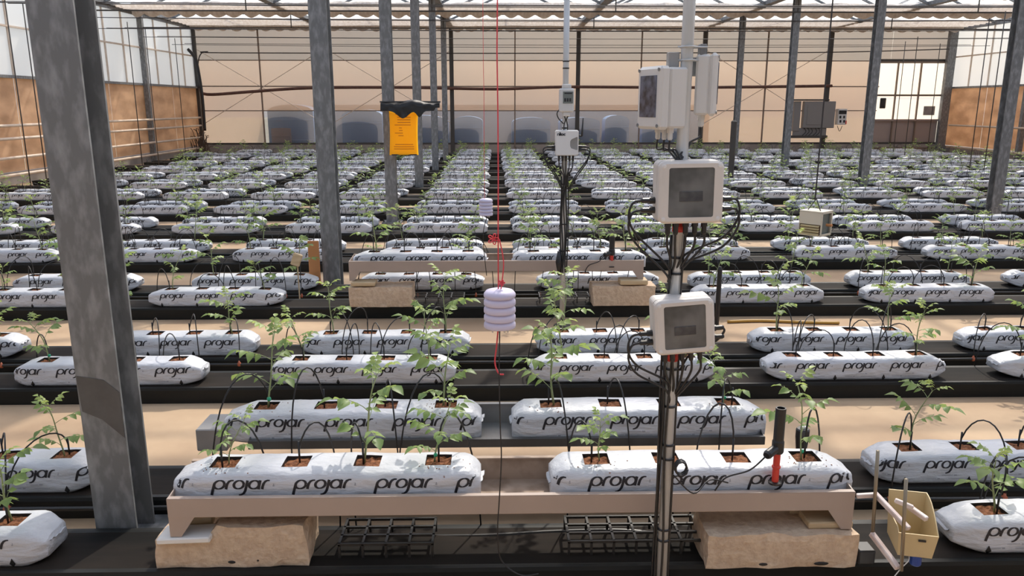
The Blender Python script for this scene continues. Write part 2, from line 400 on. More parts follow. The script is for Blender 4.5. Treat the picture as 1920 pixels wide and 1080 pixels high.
# ------------------------------------------------------------------ rows of bags
NP = 14
ROWS = []          # (index, front face depth, is_back)
for k in range(NP):
    ROWS.append((2 * k, 2.32 + 1.70 * k, False)); ROWS.append((2 * k + 1, 2.82 + 1.70 * k, True))
ORD = ['first', 'second', 'third', 'fourth', 'fifth', 'sixth', 'seventh', 'eighth', 'ninth', 'tenth', 'eleventh', 'twelfth', 'thirteenth', 'fourteenth', 'fifteenth', 'sixteenth', 'seventeenth', 'eighteenth', 'nineteenth', 'twentieth', 'twenty-first', 'twenty-second', 'twenty-third', 'twenty-fourth', 'twenty-fifth', 'twenty-sixth', 'twenty-seventh', 'twenty-eighth']
BZ = .09; BW = .18; BH = .122
# gutters
gut = MB()
def gutter_mesh(x0, x1):
    m = MB(); w0, w1, h = -.035, .225, BZ
    prof = [(w0, 0), (w0 - .010, h - .012), (w0 - .006, h + .001), (w0 + .008, h + .001), (w0 + .018, h - .001), (w1 - .018, h - .001), (w1 - .008, h + .001), (w1 + .006, h + .001), (w1 + .010, h - .012), (w1, 0)]
    n = len(prof); N = 8
    for i in range(N):
        xa = x0 + (x1 - x0) * i / N; xb = x0 + (x1 - x0) * (i + 1) / N
        for j in range(n - 1):
            a, b = prof[j], prof[j + 1]
            m.add([(xa, a[0], a[1]), (xb, a[0], a[1]), (xb, b[0], b[1]), (xa, b[0], b[1])], [(0, 1, 2, 3)], 1 if j == 4 else 0)
    for xx in (x0, x1): m.add([(xx, a, b) for a, b in prof], [tuple(range(n))], 0)
    return m.mesh('gutter', [M['gutter'], M['dirt']], fix=False)
gm = gutter_mesh(XL + .45, XR - .45)
for r, d, back in ROWS:
    o = put('gutter', gm, (0, d, 0)); tag(o, 'black plastic gutter carrying the %s row of grow bags' % ORD[r], 'gutter', 'gutters under the bag rows')

# ---- bag meshes
HOLES = (.155, .39, .625, .86)
def make_bag(seed, taper_l, taper_r, floor_lift, word_off):
    rnd = random.Random(seed)
    stx = [0, .006, .015, .03, .05, .075, .10]
    for h in HOLES: stx += [h - .0425, h - .02, h, h + .02, h + .0425]
    stx += [.27, .31, .335, .45, .50, .545, .57, .69, .74, .78, .925, .945, .962, .978, .99, .996, 1.0]
    stx = sorted(set(round(x, 4) for x in stx))
    ysec = [(-.074, 0, 0), (-.086, 0, .002), (-.0905, 0, .012), (-.091, 0, .035), (-.0905, 0, .052), (-.090, 0, .07), (-.089, 0, .086), (-.086, 0, .100), (-.079, 0, .112), (-.066, 0, .119),
            (-.041, 0, .1215), (-.02, 0, .122), (0, 0, .122), (.02, 0, .122), (.041, 0, .1215), (.066, 0, .119), (.079, 0, .112), (.086, 0, .100), (.089, 0, .08), (.091, 0, .05), (.09, 0, .02), (.08, 0, .004), (.062, 0, 0)]
    sec = [(y, z) for y, _, z in ysec]; n = len(sec); V = []; off = Vector((seed * 3.1, seed * 1.7, 0))
    for x in stx:
        el = max(0, 1 - x / taper_l); er = max(0, 1 - (1 - x) / taper_r); e = max(el, er); e = e ** 1.5
        lift = floor_lift * e
        for (y, z) in sec:
            zz = z / BH
            mid = .45
            nz = (mid + (zz - mid) * (1 - .55 * e)) * BH
            if zz < mid: nz = zz * BH + lift * (mid - zz) / mid
            ny = y * (1 - .32 * e)
            p = Vector((x, y, z))
            wr = noise.noise(p * 7 + off) * .004 + noise.noise(Vector((x * 38, y * 14, z * 30)) + off) * (.0015 + .0075 * e)
            wr += noise.noise(Vector((x * 14, y * 25, z * 60)) + off) * .0018
            a = math.atan2(z - .06, y)
            hole_near = min(abs(x - h) for h in HOLES)
            k = 0 if z < .003 else 1
            if abs(y) < .05 and z > .1: k *= .5
            sag = -.006 * noise.noise(Vector((x * 5, seed, 0))) if z > .09 else 0
            V.append(Vector((x, ny + math.cos(a) * wr * k, max(0, nz + math.sin(a) * wr * k + sag * (1 - e)))))
    m = MB(); fs = []
    for i in range(len(stx) - 1):
        xm = (stx[i] + stx[i + 1]) / 2; inh = any(abs(xm - h) < .0425 for h in HOLES)
        for j in range(n):
            j2 = (j + 1) % n
            if inh and 10 <= j <= 13: continue
            fs.append((i * n + j, i * n + j2, (i + 1) * n + j2, (i + 1) * n + j))
    fs.append(tuple(range(n))[::-1]); fs.append(tuple((len(stx) - 1) * n + j for j in range(n)))
    m.add(V, fs, 0)
    # cut edges folding down into each opening
    for h in HOLES:
        i0 = stx.index(round(h - .0425, 4)); i1 = stx.index(round(h + .0425, 4)); loop = []
        loop += [i * n + 10 for i in range(i0, i1 + 1)] + [i1 * n + j for j in range(11, 15)] + [i * n + 14 for i in range(i1 - 1, i0 - 1, -1)] + [i0 * n + j for j in range(13, 10, -1)]
        top = [V[q] for q in loop]; low = [q + Vector(((h - q.x) * .05, -q.y * .05, -.016)) for q in top]; k = len(loop)
        m.add(top + low, [(a, (a + 1) % k, k + (a + 1) % k, k + a) for a in range(k)], 1)
    # sealed end fins
    for xe, sx in ((0, -1), (1, 1)):
        fn = MB()
        zc = .055 + floor_lift * .4; vs = []
        for q in range(7):
            yy = -.04 + .08 * q / 6; bend = noise.noise(Vector((q * 1.4, seed, sx))) * .022
            ln_ = .010 + .012 * abs(noise.noise(Vector((q * 2.1, seed, sx + 4))))
            for t in (0, 1):
                vs.append((xe + sx * (-.004 + t * ln_), yy, zc + bend + t * .006 * sx)); vs.append((xe + sx * (-.004 + t * ln_), yy, zc + bend + .003 + t * .006 * sx))
        ff = []
        for q in range(6):
            b = q * 4; ff += [(b, b + 2, b + 6, b + 4), (b + 1, b + 5, b + 7, b + 3), (b + 2, b + 3, b + 7, b + 6)]
        m.add(vs, ff, 0)
    me = m.mesh('grow_bag', [M['film'], M['filmblack']], smooth=True, fix=True)
    # ---- lettering laid on the front face
    bvh = BVHTree.FromPolygons([v for v in m.v], [f for f in m.f])
    def onface(x, z):
        hit = bvh.ray_cast(Vector((x, -.5, z)), Vector((0, 1, 0)))
        return hit[0]
    words = []
    xh = .0305; base = .068
    def word(x0, lm):
        SL = .22
        def ell(cx, cy, rx, ry, a0=0, a1=360, nn=20): return [(cx + rx * math.cos(R(a0 + (a1 - a0) * i / nn)), cy + ry * math.sin(R(a0 + (a1 - a0) * i / nn))) for i in range(nn + 1)]
        S = []
        S.append(ell(.62, .5, .54, .45)); S.append([(.10, .62), (.07, .3), (.05, 0), (.03, -.3), (.02, -.62)])
        S.append([(1.40, 0), (1.41, .3), (1.45, .6), (1.58, .84), (1.8, .95), (2.06, .96)])
        S.append(ell(2.68, .5, .52, .45))
        S.append([(3.52, .97), (3.51, .6), (3.5, .2), (3.46, -.2), (3.34, -.48), (3.12, -.62), (2.88, -.66)])
        S.append(ell(4.30, .5, .52, .45)); S.append([(4.86, .97), (4.85, .6), (4.84, .3), (4.84, 0)])
        S.append([(5.22, 0), (5.23, .3), (5.27, .6), (5.40, .84), (5.6, .95), (5.86, .96)])
        for st in S:
            pts = [Vector((x0 + (a + SL * b) * xh, base + b * xh)) for a, b in st]
            lo = []
            for i, p in enumerate(pts):
                t = (pts[min(i + 1, len(pts) - 1)] - pts[max(i - 1, 0)]); t.normalize()
                wd = xh * (.062 + .085 * abs(t.y)); nn2 = Vector((-t.y, t.x))
                A, B = p + nn2 * wd, p - nn2 * wd
                ha, hb = onface(A.x, A.y), onface(B.x, B.y)
                if ha is None or hb is None or not (.012 < p.x < .988): lo.append(None)
                else: lo.append((ha - Vector((0, .0011, 0)), hb - Vector((0, .0011, 0))))
            for i in range(len(lo) - 1):
                if lo[i] and lo[i + 1]: lm.add([lo[i][0], lo[i][1], lo[i + 1][1], lo[i + 1][0]], [(0, 1, 2, 3)], 0)
        def dash(a, b, z, hgt, mi):
            q = []
            for i in range(4):
                xx = a + (b - a) * i / 3; h1, h2 = onface(xx, z), onface(xx, z + hgt)
                q.append((h1 - Vector((0, .001, 0)), h2 - Vector((0, .001, 0))) if h1 and h2 and .02 < xx < .98 else None)
            for i in range(3):
                if q[i] and q[i + 1]: lm.add([q[i][0], q[i + 1][0], q[i + 1][1], q[i][1]], [(0, 1, 2, 3)], mi)
        xe = x0 + 6.35 * xh
        dash(xe, xe + .006, base + .010, .003, 1); dash(xe + .002, xe + .005, base + .014, .005, 1)
        dash(x0 + .07, x0 + .115, .038, .0022, 1); dash(x0 + .12, x0 + .132, .036, .005, 1)
        dash(x0 + .01, x0 + .05, .0225, .002, 1); dash(x0 + .055, x0 + .065, .021, .005, 1); dash(x0 + .10, x0 + .16, .0225, .002, 1)
        return lm
    x = word_off
    while x < 1.0:
        lm = word(x, MB())
        if len(lm.f) > 12: words.append(lm.mesh('lettering', [M['ink'], M['fine']], smooth=True, fix=False))
        x += .262
    # coco surface per hole
    cocos = []
    rnd2 = random.Random(seed + 50)
    for h in HOLES:
        c = MB()
        hz = [V[i * n + 12].z for i, xx in enumerate(stx) if abs(xx - h) < .001][0]
        c.grid(lambda u, v: (h + (u - .5) * .088, (v - .5) * .088, hz - .012 + rnd2.uniform(-.004, .006)), 7, 7, 0)
        cocos.append((c.mesh('coco_plug', M['coco'], smooth=False, fix=False), hz))
    # drain slits
    slits = []
    for xs in (.11, .37, .64, .90):
        s = MB(); pts = []
        for q in range(7):
            z = .003 + .030 * q / 6; hw = .010 * (1 - abs(q - 2) / (4.2 if q > 2 else 2.6))
            for a in (-hw, 0, hw):
                hh = onface(xs + a, z); pts.append((hh - Vector((0, .0016, 0))) if hh else Vector((xs + a, -.092, z)))
        s.add(pts, [(q * 3 + t, q * 3 + t + 1, q * 3 + t + 4, q * 3 + t + 3) for q in range(6) for t in (0, 1)], 0); slits.append(s.mesh('drain_slit', M['filmblack'], fix=False))
    return dict(me=me, words=words, cocos=cocos, slits=slits)
BAGS = [make_bag(1, .10, .07, .020, -.075), make_bag(2, .09, .12, .028, .055), make_bag(3, .14, .09, .034, -.14), make_bag(4, .08, .10, .022, -.02), make_bag(5, .12, .13, .030, .10), make_bag(6, .10, .10, .035, -.11)]
TRAYBAGS = [make_bag(11, .11, .05, .004, -.125), make_bag(12, .05, .10, .004, -.138)]
low = {}

# ---- placement
bags = []    # dict(row, x, d, z, raised, var)
def X(px, d, z=BZ): return xat(px, d, z)
OVR = {0: [('R', 102, 0), ('L', 332, 1), ('L', 1033, 1), ('L', 1795, 0)],
       1: [('R', 190, 0), ('L', 424, 1), ('L', 960, 1), ('L', 1646, 0)],
       2: [('L', 40, 0), ('L', 511, 0), ('L', 997, 0), ('L', 1441, 0), ('L', 1887, 0)],
       3: [('R', 50, 0), ('R', 480, 0), ('R', 880, 0), ('L', 1007, 0), ('L', 1415, 0), ('L', 1818, 0)],
       4: [('R', 165, 0), ('L', 285, 0), ('L', 663, 2), ('L', 962, 2), ('R', 1550, 0), ('L', 1630, 0)],
       5: [('R', 265, 0), ('L', 365, 0), ('L', 678, 0), ('L', 1008, 0), ('L', 1297, 0), ('L', 1600, 0), ('L', 1905, 0)],
       6: [('R', 112, 0), ('R', 372, 0), ('L', 440, 0), ('R', 906, 0), ('L', 962, 0), ('R', 1410, 0), ('L', 1497, 0), ('L', 1748, 0)],
       7: [('R', 155, 0), ('R', 395, 0), ('L', 465, 0), ('R', 905, 0), ('L', 962, 0), ('L', 1205, 0), ('L', 1455, 0), ('L', 1703, 0)]}
RAISE = {0: 0, 1: .20, 2: .28}
rb = random.Random(3)
for r, d, back in ROWS:
    L_ = []
    if r in OVR:
        for mode, px, ra in OVR[r]:
            z = BZ + RAISE[ra]; x = X(px, d, z)
            L_.append((x - (1.0 if mode == 'R' else 0), ra))
    else:
        x = .20 + rb.uniform(-.03, .03)
        while x < XR - 1.6: L_.append((x, 0)); x += 1.36 + rb.uniform(-.05, .05)
        x = -1.12 + rb.uniform(-.03, .03)
        while x > XL + .5: L_.append((x, 0)); x -= 1.36 + rb.uniform(-.05, .05)
    for x, ra in L_:
        z = BZ + RAISE[ra]
        pa = proj((x, d, z)); pb = proj((x + 1, d + BW, z + BH))
        if max(pa[0], pb[0]) < -10 or min(pa[0], pb[0]) > 1930: continue
        bags.append(dict(r=r, x=x, d=d, z=z, ra=ra, size=pb[0] - pa[0], rz=rb.uniform(-.012, .012) if not ra else 0))
for r in range(28):
    L_ = sorted([b for b in bags if b['r'] == r], key=lambda b: b['x'])
    left = [b for b in L_ if b['x'] < -.4][::-1]; right = [b for b in L_ if b['x'] >= -.4]
    for i, b in enumerate(left): b['pos'] = ORD[i] + ' left'
    for i, b in enumerate(right): b['pos'] = ORD[i] + ' right'
    for i, b in enumerate(L_): b['var'] = rb.randrange(len(BAGS))
bags.sort(key=lambda b: -b['size'])
SOLO = bags[:300]; REST = bags[300:]
hole_pts = []
ti = 0
for b in SOLO:
    if b['ra']: V = TRAYBAGS[0 if b['x'] < -.4 else 1]
    else: V = BAGS[b['var']]
    b['V'] = V
    o = put('grow_bag', V['me'], (b['x'], b['d'] + BW / 2, b['z']), (0, 0, b['rz']))
    if b['ra'] == 1: lab = 'white printed grow bag on the %s raised tray, %s of the aisle' % ('front' if b['r'] == 0 else 'rear grey', 'left' if b['x'] < -.4 else 'right')
    elif b['ra'] == 2: lab = 'white printed grow bag on the far beige tray, %s of the aisle' % ('left' if b['x'] < -.4 else 'right')
    else: lab = 'white printed grow bag, %s row from the front, %s of the aisle' % (ORD[b['r']], b['pos'])
    tag(o, lab, 'grow bag', 'white grow bags on the gutters')
    for wme in V['words']: put('lettering', wme, parent=o)
    for c, hz in V['cocos']: put('coco_plug', c, parent=o)
    if b['ra'] == 1:
        cr_ = MB(); rq = random.Random(int(b['d'] * 100) + int(b['x'] * 10)); bv = BVHTree.FromPolygons([v.co for v in V['me'].vertices], [tuple(p.vertices) for p in V['me'].polygons])
        for q in range(70):
            hx = HOLES[rq.choice((0, 3))] + rq.gauss(0, .045); hy = rq.gauss(-.03, .03); ht = bv.ray_cast(Vector((hx, hy, .5)), Vector((0, 0, -1)))[0]
            if ht is None or min(abs(hx - h) for h in HOLES) < .046 and abs(hy) < .045: continue
            g_ = rq.uniform(.0008, .0022); cr_.box(ht + Vector((0, 0, g_ * .4)), (g_ * 2, g_ * 1.6, g_), rot=Matrix.Rotation(rq.uniform(0, 3), 3, 'Z'))
        cq = cr_.build('coco_crumbs', M['coco'], o); cq['kind'] = 'stuff'
    if b['r'] < 8 and not b['ra']:
        for s in V['slits']: put('drain_slit', s, parent=o)
if REST:
    m = MB()
    for b in REST:
        sec = [(-.08, 0), (-.09, .05), (-.08, .112), (-.05, .12), (.05, .12), (.08, .112), (.09, .05), (.08, 0)]; n = 8
        sx = [(0, .6), (.06, .95), (.5, 1), (.94, .95), (1, .6)]; vs = []; fs = []
        for x, s in sx: vs += [(b['x'] + x, b['d'] + BW / 2 + y * (.6 + .4 * s), b['z'] + .05 * (1 - s) + z * s) for y, z in sec]
        for i in range(4): fs += [(i * n + j, i * n + (j + 1) % n, (i + 1) * n + (j + 1) % n, (i + 1) * n + j) for j in range(n)]
        fs += [tuple(range(8)), tuple(range(32, 40))]
        m.add(vs, fs)
    tag(m.build('grow_bag_mass', M['film'], smooth=True), 'distant white grow bags in the last rows by the far wall', 'grow bags', kind='stuff')

# ------------------------------------------------------------------ irrigation pipes and drip tubes
PIPES = {}
for r, d, back in ROWS:
    y = d - .075 if back else d + BW + .045
    m = MB(); z = .065 if back else .055
    pts = [(XL + .5 + (XR - XL - 1) * i / 40, y + .006 * noise.noise(Vector((i * .7, r, 0))), z + .01 * noise.noise(Vector((i * .5, r, 5)))) for i in range(41)]
    m.tube(pts, .009, 6)
    PIPES[r] = (tag(m.build('irrigation_pipe', M['pipe'], smooth=True), 'thin black irrigation pipe feeding the %s row of grow bags' % ORD[r], 'pipe', 'irrigation pipes along the bag rows'), y, z)
def tube_mesh(back, ra, i, near):
    rnd = random.Random(100 + i + 31 * ra + (7 if back else 0))
    dz = (BZ + BH + RAISE[ra]) - (.065 if back else .055)
    dy = -(.075 + BW / 2) if back else (BW / 2 + .045)
    dxx = rnd.choice((-1, 1)) * rnd.uniform(.05, .19); apex = rnd.uniform(.10, .22)
    hx, hy = rnd.uniform(-.025, .025), rnd.uniform(-.02, .02)
    p0 = Vector((dxx, dy, -dz)); p3 = Vector((hx, hy, -.02)); p3u = Vector((hx, hy, .035))
    pts = bez(p0, p0 + Vector((rnd.uniform(-.03, .03), rnd.uniform(-.04, .02) if back else .03, (dz + apex) * 1.02)), p3u + Vector((rnd.uniform(-.02, .06) * (1 if dxx > 0 else -1), 0, apex * 1.15)), p3u, 12 if near else 8) + [p3]
    m = MB(); m.tube(pts, .0032 if near else .0034, 5 if near else 4, 0)
    if near: m.tube([p3u + Vector((0, 0, .03)), p3], [.0042, .003], 5, 0)
    me = m.mesh('drip_tube', M['tube'], smooth=True)
    dm = MB(); dm.lathe([(.006, -.012), (.011, -.008), (.012, .006), (.006, .012), (.004, .022)], 8, p0); dme = dm.mesh('dropper', M['dropper'], smooth=True)
    return me, dme, [tuple(p) for p in pts], p0
TM = {}
for back in (False, True):
    for ra in (0, 1, 2):
        for i in range(10): TM[(back, ra, i)] = tube_mesh(back, ra, i, True)
cnt = 0; mass = {}
for b in bags:
    back = b['r'] % 2 == 1; po = PIPES[b['r']][0]
    for hi, h in enumerate(HOLES):
        if b['r'] > 7 and rb.random() < .12: continue
        i = rb.randrange(10); me, dme, pts, p0 = TM[(back, b['ra'], i)]
        loc = Vector((b['x'] + h, b['d'] + BW / 2, b['z'] + BH))
        if cnt < 300:
            t = put('drip_tube', me, loc, parent=po); cnt += 1
            if b['r'] < 6: put('dropper', dme, parent=t)
        else:
            mm = mass.setdefault(b['r'], MB()); mm.tube([Vector(p) + loc for p in pts[::2] + [pts[-1]]], .0036, 3, cap=False)
for r, mm in mass.items():
    o = mm.build('drip_tube_mass', M['tube'], PIPES[r][0], fix=False); o['kind'] = 'stuff'

# ------------------------------------------------------------------ tomato plants
def leaf_mesh(seed, young, hi=True):
    rnd = random.Random(seed); m = MB(); Ln = rnd.uniform(.115, .15); droop = rnd.uniform(.15, .4)
    def rp(t): return Vector((Ln * t, 0, .05 * t - droop * Ln * t * t * 1.3))
    m.tube([rp(t / 5) for t in range(6)], [.0016, .0015, .0013, .0012, .001, .0008], 4, 1, cap=False)
    def leaflet(p, az, ln, tilt, curl):
        wd = ln * rnd.uniform(.30, .40); st = [(0, .05), (.18, .75), (.42, 1.0), (.7, .62), (1, 0.03)]
        Rm = Matrix.Rotation(az, 3, 'Z') @ Matrix.Rotation(tilt, 3, 'Y'); vs = []; fs = []
        for t, ww in st:
            zc = -curl * ln * t * t; jag = rnd.uniform(.85, 1.15)
            for s in (-1, 0, 1): vs.append(p + Rm @ Vector((ln * t, s * wd * ww * jag, zc + abs(s) * wd * ww * .35)))
        for i in range(4):
            for s in (0, 1):
                a = i * 3 + s; fs.append((a, a + 1, a + 4, a + 3))
        m.add(vs, fs, 0)
    base = Ln * .42
    for t, sc in ((.38, .55), (.62, .85), (.84, .8)):
        for s in (-1, 1):
            leaflet(rp(t + rnd.uniform(-.04, .04)), s * R(rnd.uniform(50, 80)), base * sc * rnd.uniform(.85, 1.15), R(rnd.uniform(5, 30)), rnd.uniform(.1, .35))
    leaflet(rp(1), R(rnd.uniform(-15, 15)), base * 1.05, R(rnd.uniform(15, 40)), .25)
    return m
LEAFS = [leaf_mesh(i, False) for i in range(6)]; YLEAFS = [leaf_mesh(20 + i, True) for i in range(3)]
LM = [l.mesh('leaf', [M['leaf'], M['stem']], smooth=True, fix=False) for l in LEAFS]; YM = [l.mesh('leaf', [M['leafyoung'], M['stem']], smooth=True, fix=False) for l in YLEAFS]
def plan(seed):
    rnd = random.Random(seed); H = rnd.uniform(.20, .34); lean = Vector((rnd.uniform(-.08, .08), rnd.uniform(-.07, .05), 0))
    sp = lambda t: Vector((lean.x * t * t, lean.y * t * t, H * t)) + Vector((.006 * math.sin(t * 6 + seed), .006 * math.cos(t * 5), 0))
    st = [sp(t / 7) for t in range(8)]; lv = []
    n = rnd.randint(5, 7); az = rnd.uniform(0, 6.28)
    for i in range(n):
        t = .22 + .66 * i / (n - 1); az += R(137 + rnd.uniform(-20, 20)); sc = (1.05 - .45 * abs(t - .5)) * rnd.uniform(.8, 1.1)
        lv.append((sp(t), az, -R(rnd.uniform(8, 42)), sc, rnd.randrange(6), False))
    for i in range(3):
        az += R(120); lv.append((sp(1), az, -R(rnd.uniform(25, 55)), rnd.uniform(.42, .6), rnd.randrange(3), True))
    return st, lv
PL = [plan(i) for i in range(10)]
STM = []; JOIN = []
for st, lv in PL:
    m = MB(); m.tube(st, [.0042, .0040, .0037, .0034, .003, .0027, .0023, .002], 6, 0); STM.append(m.mesh('stem', M['stem'], smooth=True))
    j = MB(); j.tube(st[::2] + [st[-1]], .0034, 4, 1, cap=False)
    for p, az, ti_, sc, k, y in lv:
        T = Matrix.Translation(p) @ Matrix.Rotation(az, 4, 'Z') @ Matrix.Rotation(ti_, 4, 'Y') @ Matrix.Scale(sc, 4)
        src = YLEAFS[k] if y else LEAFS[k]
        b0 = len(j.v); j.v += [tuple(T @ Vector(q)) for q in src.v]; j.f += [tuple(i + b0 for i in f) for f in src.f]; j.m += [(2 if y else 0) if q == 0 else 1 for q in src.m]
    JOIN.append(j)
JM = [j.mesh('tomato_plant', [M['leaf'], M['stem'], M['leafyoung']], smooth=True, fix=False) for j in JOIN]
clip = MB(); clip.lathe([(.006, 0), (.008, .004), (.008, .010), (.006, .014)], 8); clip_me = clip.mesh('plant_clip', M['ferrule'], smooth=True)
spots = []
rp_ = random.Random(21)
for b in bags:
    for hi in (0, 3):
        if b['r'] > 1 and rp_.random() < (.10 if b['r'] < 8 else .24): continue
        small = (b['r'] == 0 and b['ra'] == 1)
        spots.append((b, hi, (.62 if small and hi == 0 else .8 if small else rp_.uniform(.75, 1.2) if b['r'] < 8 else rp_.uniform(.6, 1.0)), rp_.randrange(10), rp_.uniform(0, 6.28)))
    if rp_.random() < .12: spots.append((b, rp_.choice((1, 2)), rp_.uniform(.6, 1.0), rp_.randrange(10), rp_.uniform(0, 6.28)))
pm = MB()
for n_, (b, hi, sc, k, az) in enumerate(spots):
    loc = Vector((b['x'] + HOLES[hi] + (.01 if hi == 0 else -.01), b['d'] + BW / 2, b['z'] + BH - .012))
    if n_ < 300:
        whr = ('left end', 'second hole', 'third hole', 'right end')[hi]
        if b['ra'] == 1: lab = 'tomato seedling at the %s of the %s tray bag %s of the aisle' % (whr, 'front' if b['r'] == 0 else 'rear', 'left' if b['x'] < -.4 else 'right')
        elif b['ra'] == 2: lab = 'tomato seedling at the %s of the far tray bag %s of the aisle' % (whr, 'left' if b['x'] < -.4 else 'right')
        else: lab = 'tomato seedling, %s row, %s of the %s bag of the aisle' % (ORD[b['r']], whr, b['pos'])
        if b['r'] < 8:
            o = empty('tomato_plant', loc, az); o.scale = (sc,) * 3
            put('stem', STM[k], parent=o)
            for p, a, ti_, s2, lk, y in PL[k][1]: put('leaf', (YM if y else LM)[lk], p, (0, ti_, a), o, s2)
            if b['r'] < 3 and n_ % 3 == 0: put('plant_clip', clip_me, (0, 0, .03), parent=o)
        else:
            o = put('tomato_plant', JM[k], loc, (0, 0, az), scale=sc)
        tag(o, lab, 'plant', 'young tomato plants in the grow bags')
    else:
        j = JOIN[k]; T = Matrix.Translation(loc) @ Matrix.Rotation(az, 4, 'Z') @ Matrix.Scale(sc, 4)
        b0 = len(pm.v); pm.v += [tuple(T @ Vector(q)) for q in j.v]; pm.f += [tuple(i + b0 for i in f) for f in j.f]; pm.m += j.m
if pm.f: tag(pm.build('tomato_plant_mass', [M['leaf'], M['stem'], M['leafyoung']], smooth=True, fix=False), 'distant tomato seedlings growing in the far rows of bags', 'plants', kind='stuff')

# ------------------------------------------------------------------ raised trays and what carries them
def tray(x0, x1, Y, z, mats, label, depth=.235, lip=.062, legs=True):
    r = empty('raised_tray', (0, 0, 0)); tag(r, label, 'tray')
    m = MB(); m.box(((x0 + x1) / 2, Y, z + lip / 2), (x1 - x0, .004, lip)); m.box(((x0 + x1) / 2, Y + .008, z + lip), (x1 - x0, .018, .004)); m.build('front_lip', mats[0], r)
    m = MB(); m.box(((x0 + x1) / 2, Y + depth / 2, z), (x1 - x0, depth, .004)); m.build('bottom', mats[1], r)
    m = MB(); m.box(((x0 + x1) / 2, Y + depth, z + .044), (x1 - x0, .004, .088)); m.box(((x0 + x1) / 2, Y + depth - .008, z + .088), (x1 - x0, .018, .004)); m.build('back_wall', mats[1], r)
    for xe, s in ((x0, 1), (x1, -1)):
        m = MB(); m.prism([(xe, Y, z), (xe, Y, z + lip), (xe, Y + depth, z + .088), (xe, Y + depth, z)], (s * .004, 0, 0)); m.build('end_plate', mats[0], r)
        if legs:
            m = MB(); m.prism([(xe, Y - .001, z + .002), (xe + s * .085, Y - .001, z + .002), (xe + s * .035, Y - .001, z - .07), (xe, Y - .001, z - .07)], (0, .004, 0))
            m.prism([(xe, Y, z), (xe, Y + .12, z), (xe, Y + .05, z - .07), (xe, Y, z - .07)], (s * .003, 0, 0)); m.build('leg', mats[0], r)
    return r
ZT = BZ + .20
tx0, tx1 = X(320, 2.26, ZT), X(1608, 2.26, ZT)
tray(tx0, tx1, 2.285, ZT - .008, (M['traybeige'], M['traydirt']), 'long beige metal tray holding the front pair of bags')
tray(tx0 + .10, tx1 - .12, 2.79, ZT - .008, (M['trayblack'], M['traygrey']), 'grey tray with a black front lip behind the front tray', lip=.03, legs=False)
ZT2 = BZ + .28
ux0, ux1 = X(657, 5.7, ZT2), X(1206, 5.7, ZT2)
tray(ux0, ux1, 5.685, ZT2 - .008, (M['traybeige'], M['traydirt']), 'beige metal tray raised over the third pair of rows', lip=.075)

def rough_block(name, c, size, m, label, cat, seed, amt=.012, cuts=(12, 5, 5), rz=0, notch=None):
    b = MB(); nx_, ny_, nz_ = cuts; hx, hy, hz = [s / 2 for s in size]
    def P(x, y, z):
        p = Vector((x, y, z)); e = (abs(x) / hx > .99) + (abs(y) / hy > .99) + (abs(z) / hz > .99)
        q = Vector((noise.noise(p * 14 + Vector((seed, 0, 0))), noise.noise(p * 14 + Vector((0, seed, 9))), noise.noise(p * 11 + Vector((3, 3, seed)))))
        k = amt * (1.0 if e >= 2 else .3)
        s = 1 - (.02 if e >= 2 else 0)
        out = Vector((p.x * s, p.y * s, p.z)) + q * k
        if notch and z > -hz + 1e-6 and x < -hx + notch[0] * size[0]: out.z = -hz + (out.z + hz) * notch[1]
        if z <= -hz + 1e-6: out.z = -hz
        return out
    faces = [(lambda u, v: P((u - .5) * size[0], -hy, (v - .5) * size[2]), nx_, nz_), (lambda u, v: P((u - .5) * size[0], hy, (v - .5) * size[2]), nx_, nz_),
             (lambda u, v: P(-hx, (u - .5) * size[1], (v - .5) * size[2]), ny_, nz_), (lambda u, v: P(hx, (u - .5) * size[1], (v - .5) * size[2]), ny_, nz_),
             (lambda u, v: P((u - .5) * size[0], (v - .5) * size[1], hz), nx_, ny_), (lambda u, v: P((u - .5) * size[0], (v - .5) * size[1], -hz), nx_, ny_)]
    for f, a, bb in faces: b.grid(f, a, bb)
    import bmesh
    me = b.mesh(name, m, fix=False)
    bm = bmesh.new(); bm.from_mesh(me); bmesh.ops.remove_doubles(bm, verts=bm.verts, dist=.0006); bmesh.ops.recalc_face_normals(bm, faces=bm.faces); bm.to_mesh(me); bm.free()
    o = put(name, me, c, (0, 0, rz)); tag(o, label, cat); return o
def holes(o, spots, ydepth):
    for (x, z, wx, wz) in spots:
        h = MB(); h.lathe([(.001, -.002), (1, -.002), (.8, .0), (.3, .001)], 10)
        ob = h.build('pit', M['filmblack'], o, loc=(x, ydepth, z), rot=(R(90), 0, 0)); ob.scale = (wx, wz, 1)
GZ = BZ + .001
bx0, bx1 = X(293, 2.28, .18), X(578, 2.28, .18)
blk = rough_block('support_block', ((bx0 + bx1) / 2, 2.40, GZ + .0725), (bx1 - bx0, .20, .145), M['block'], 'broken tan block under the left end of the front tray', 'block', 2, notch=(.36, .68))
holes(blk, [(0, -.055, .014, .006), (.085, -.05, .004, .004)], -.101)
bx0, bx1 = X(1322, 2.28, .18), X(1606, 2.28, .18)
blk = rough_block('support_block', ((bx0 + bx1) / 2, 2.355, GZ + .059), (bx1 - bx0, .20, .118), M['block'], 'porous tan block under the right end of the front tray', 'block', 5)
holes(blk, [(-.06, -.045, .016, .006), (.13, -.045, .025, .007)], -.101)
b2 = X(655, 5.66, .25); b3 = X(775, 5.66, .25)
rough_block('support_block', ((b2 + b3) / 2, 5.74, GZ + .085), (b3 - b2, .2, .15), M['block'], 'tan block under the left end of the far beige tray', 'block', 7)
b2 = X(1110, 5.66, .25); b3 = X(1230, 5.66, .25)
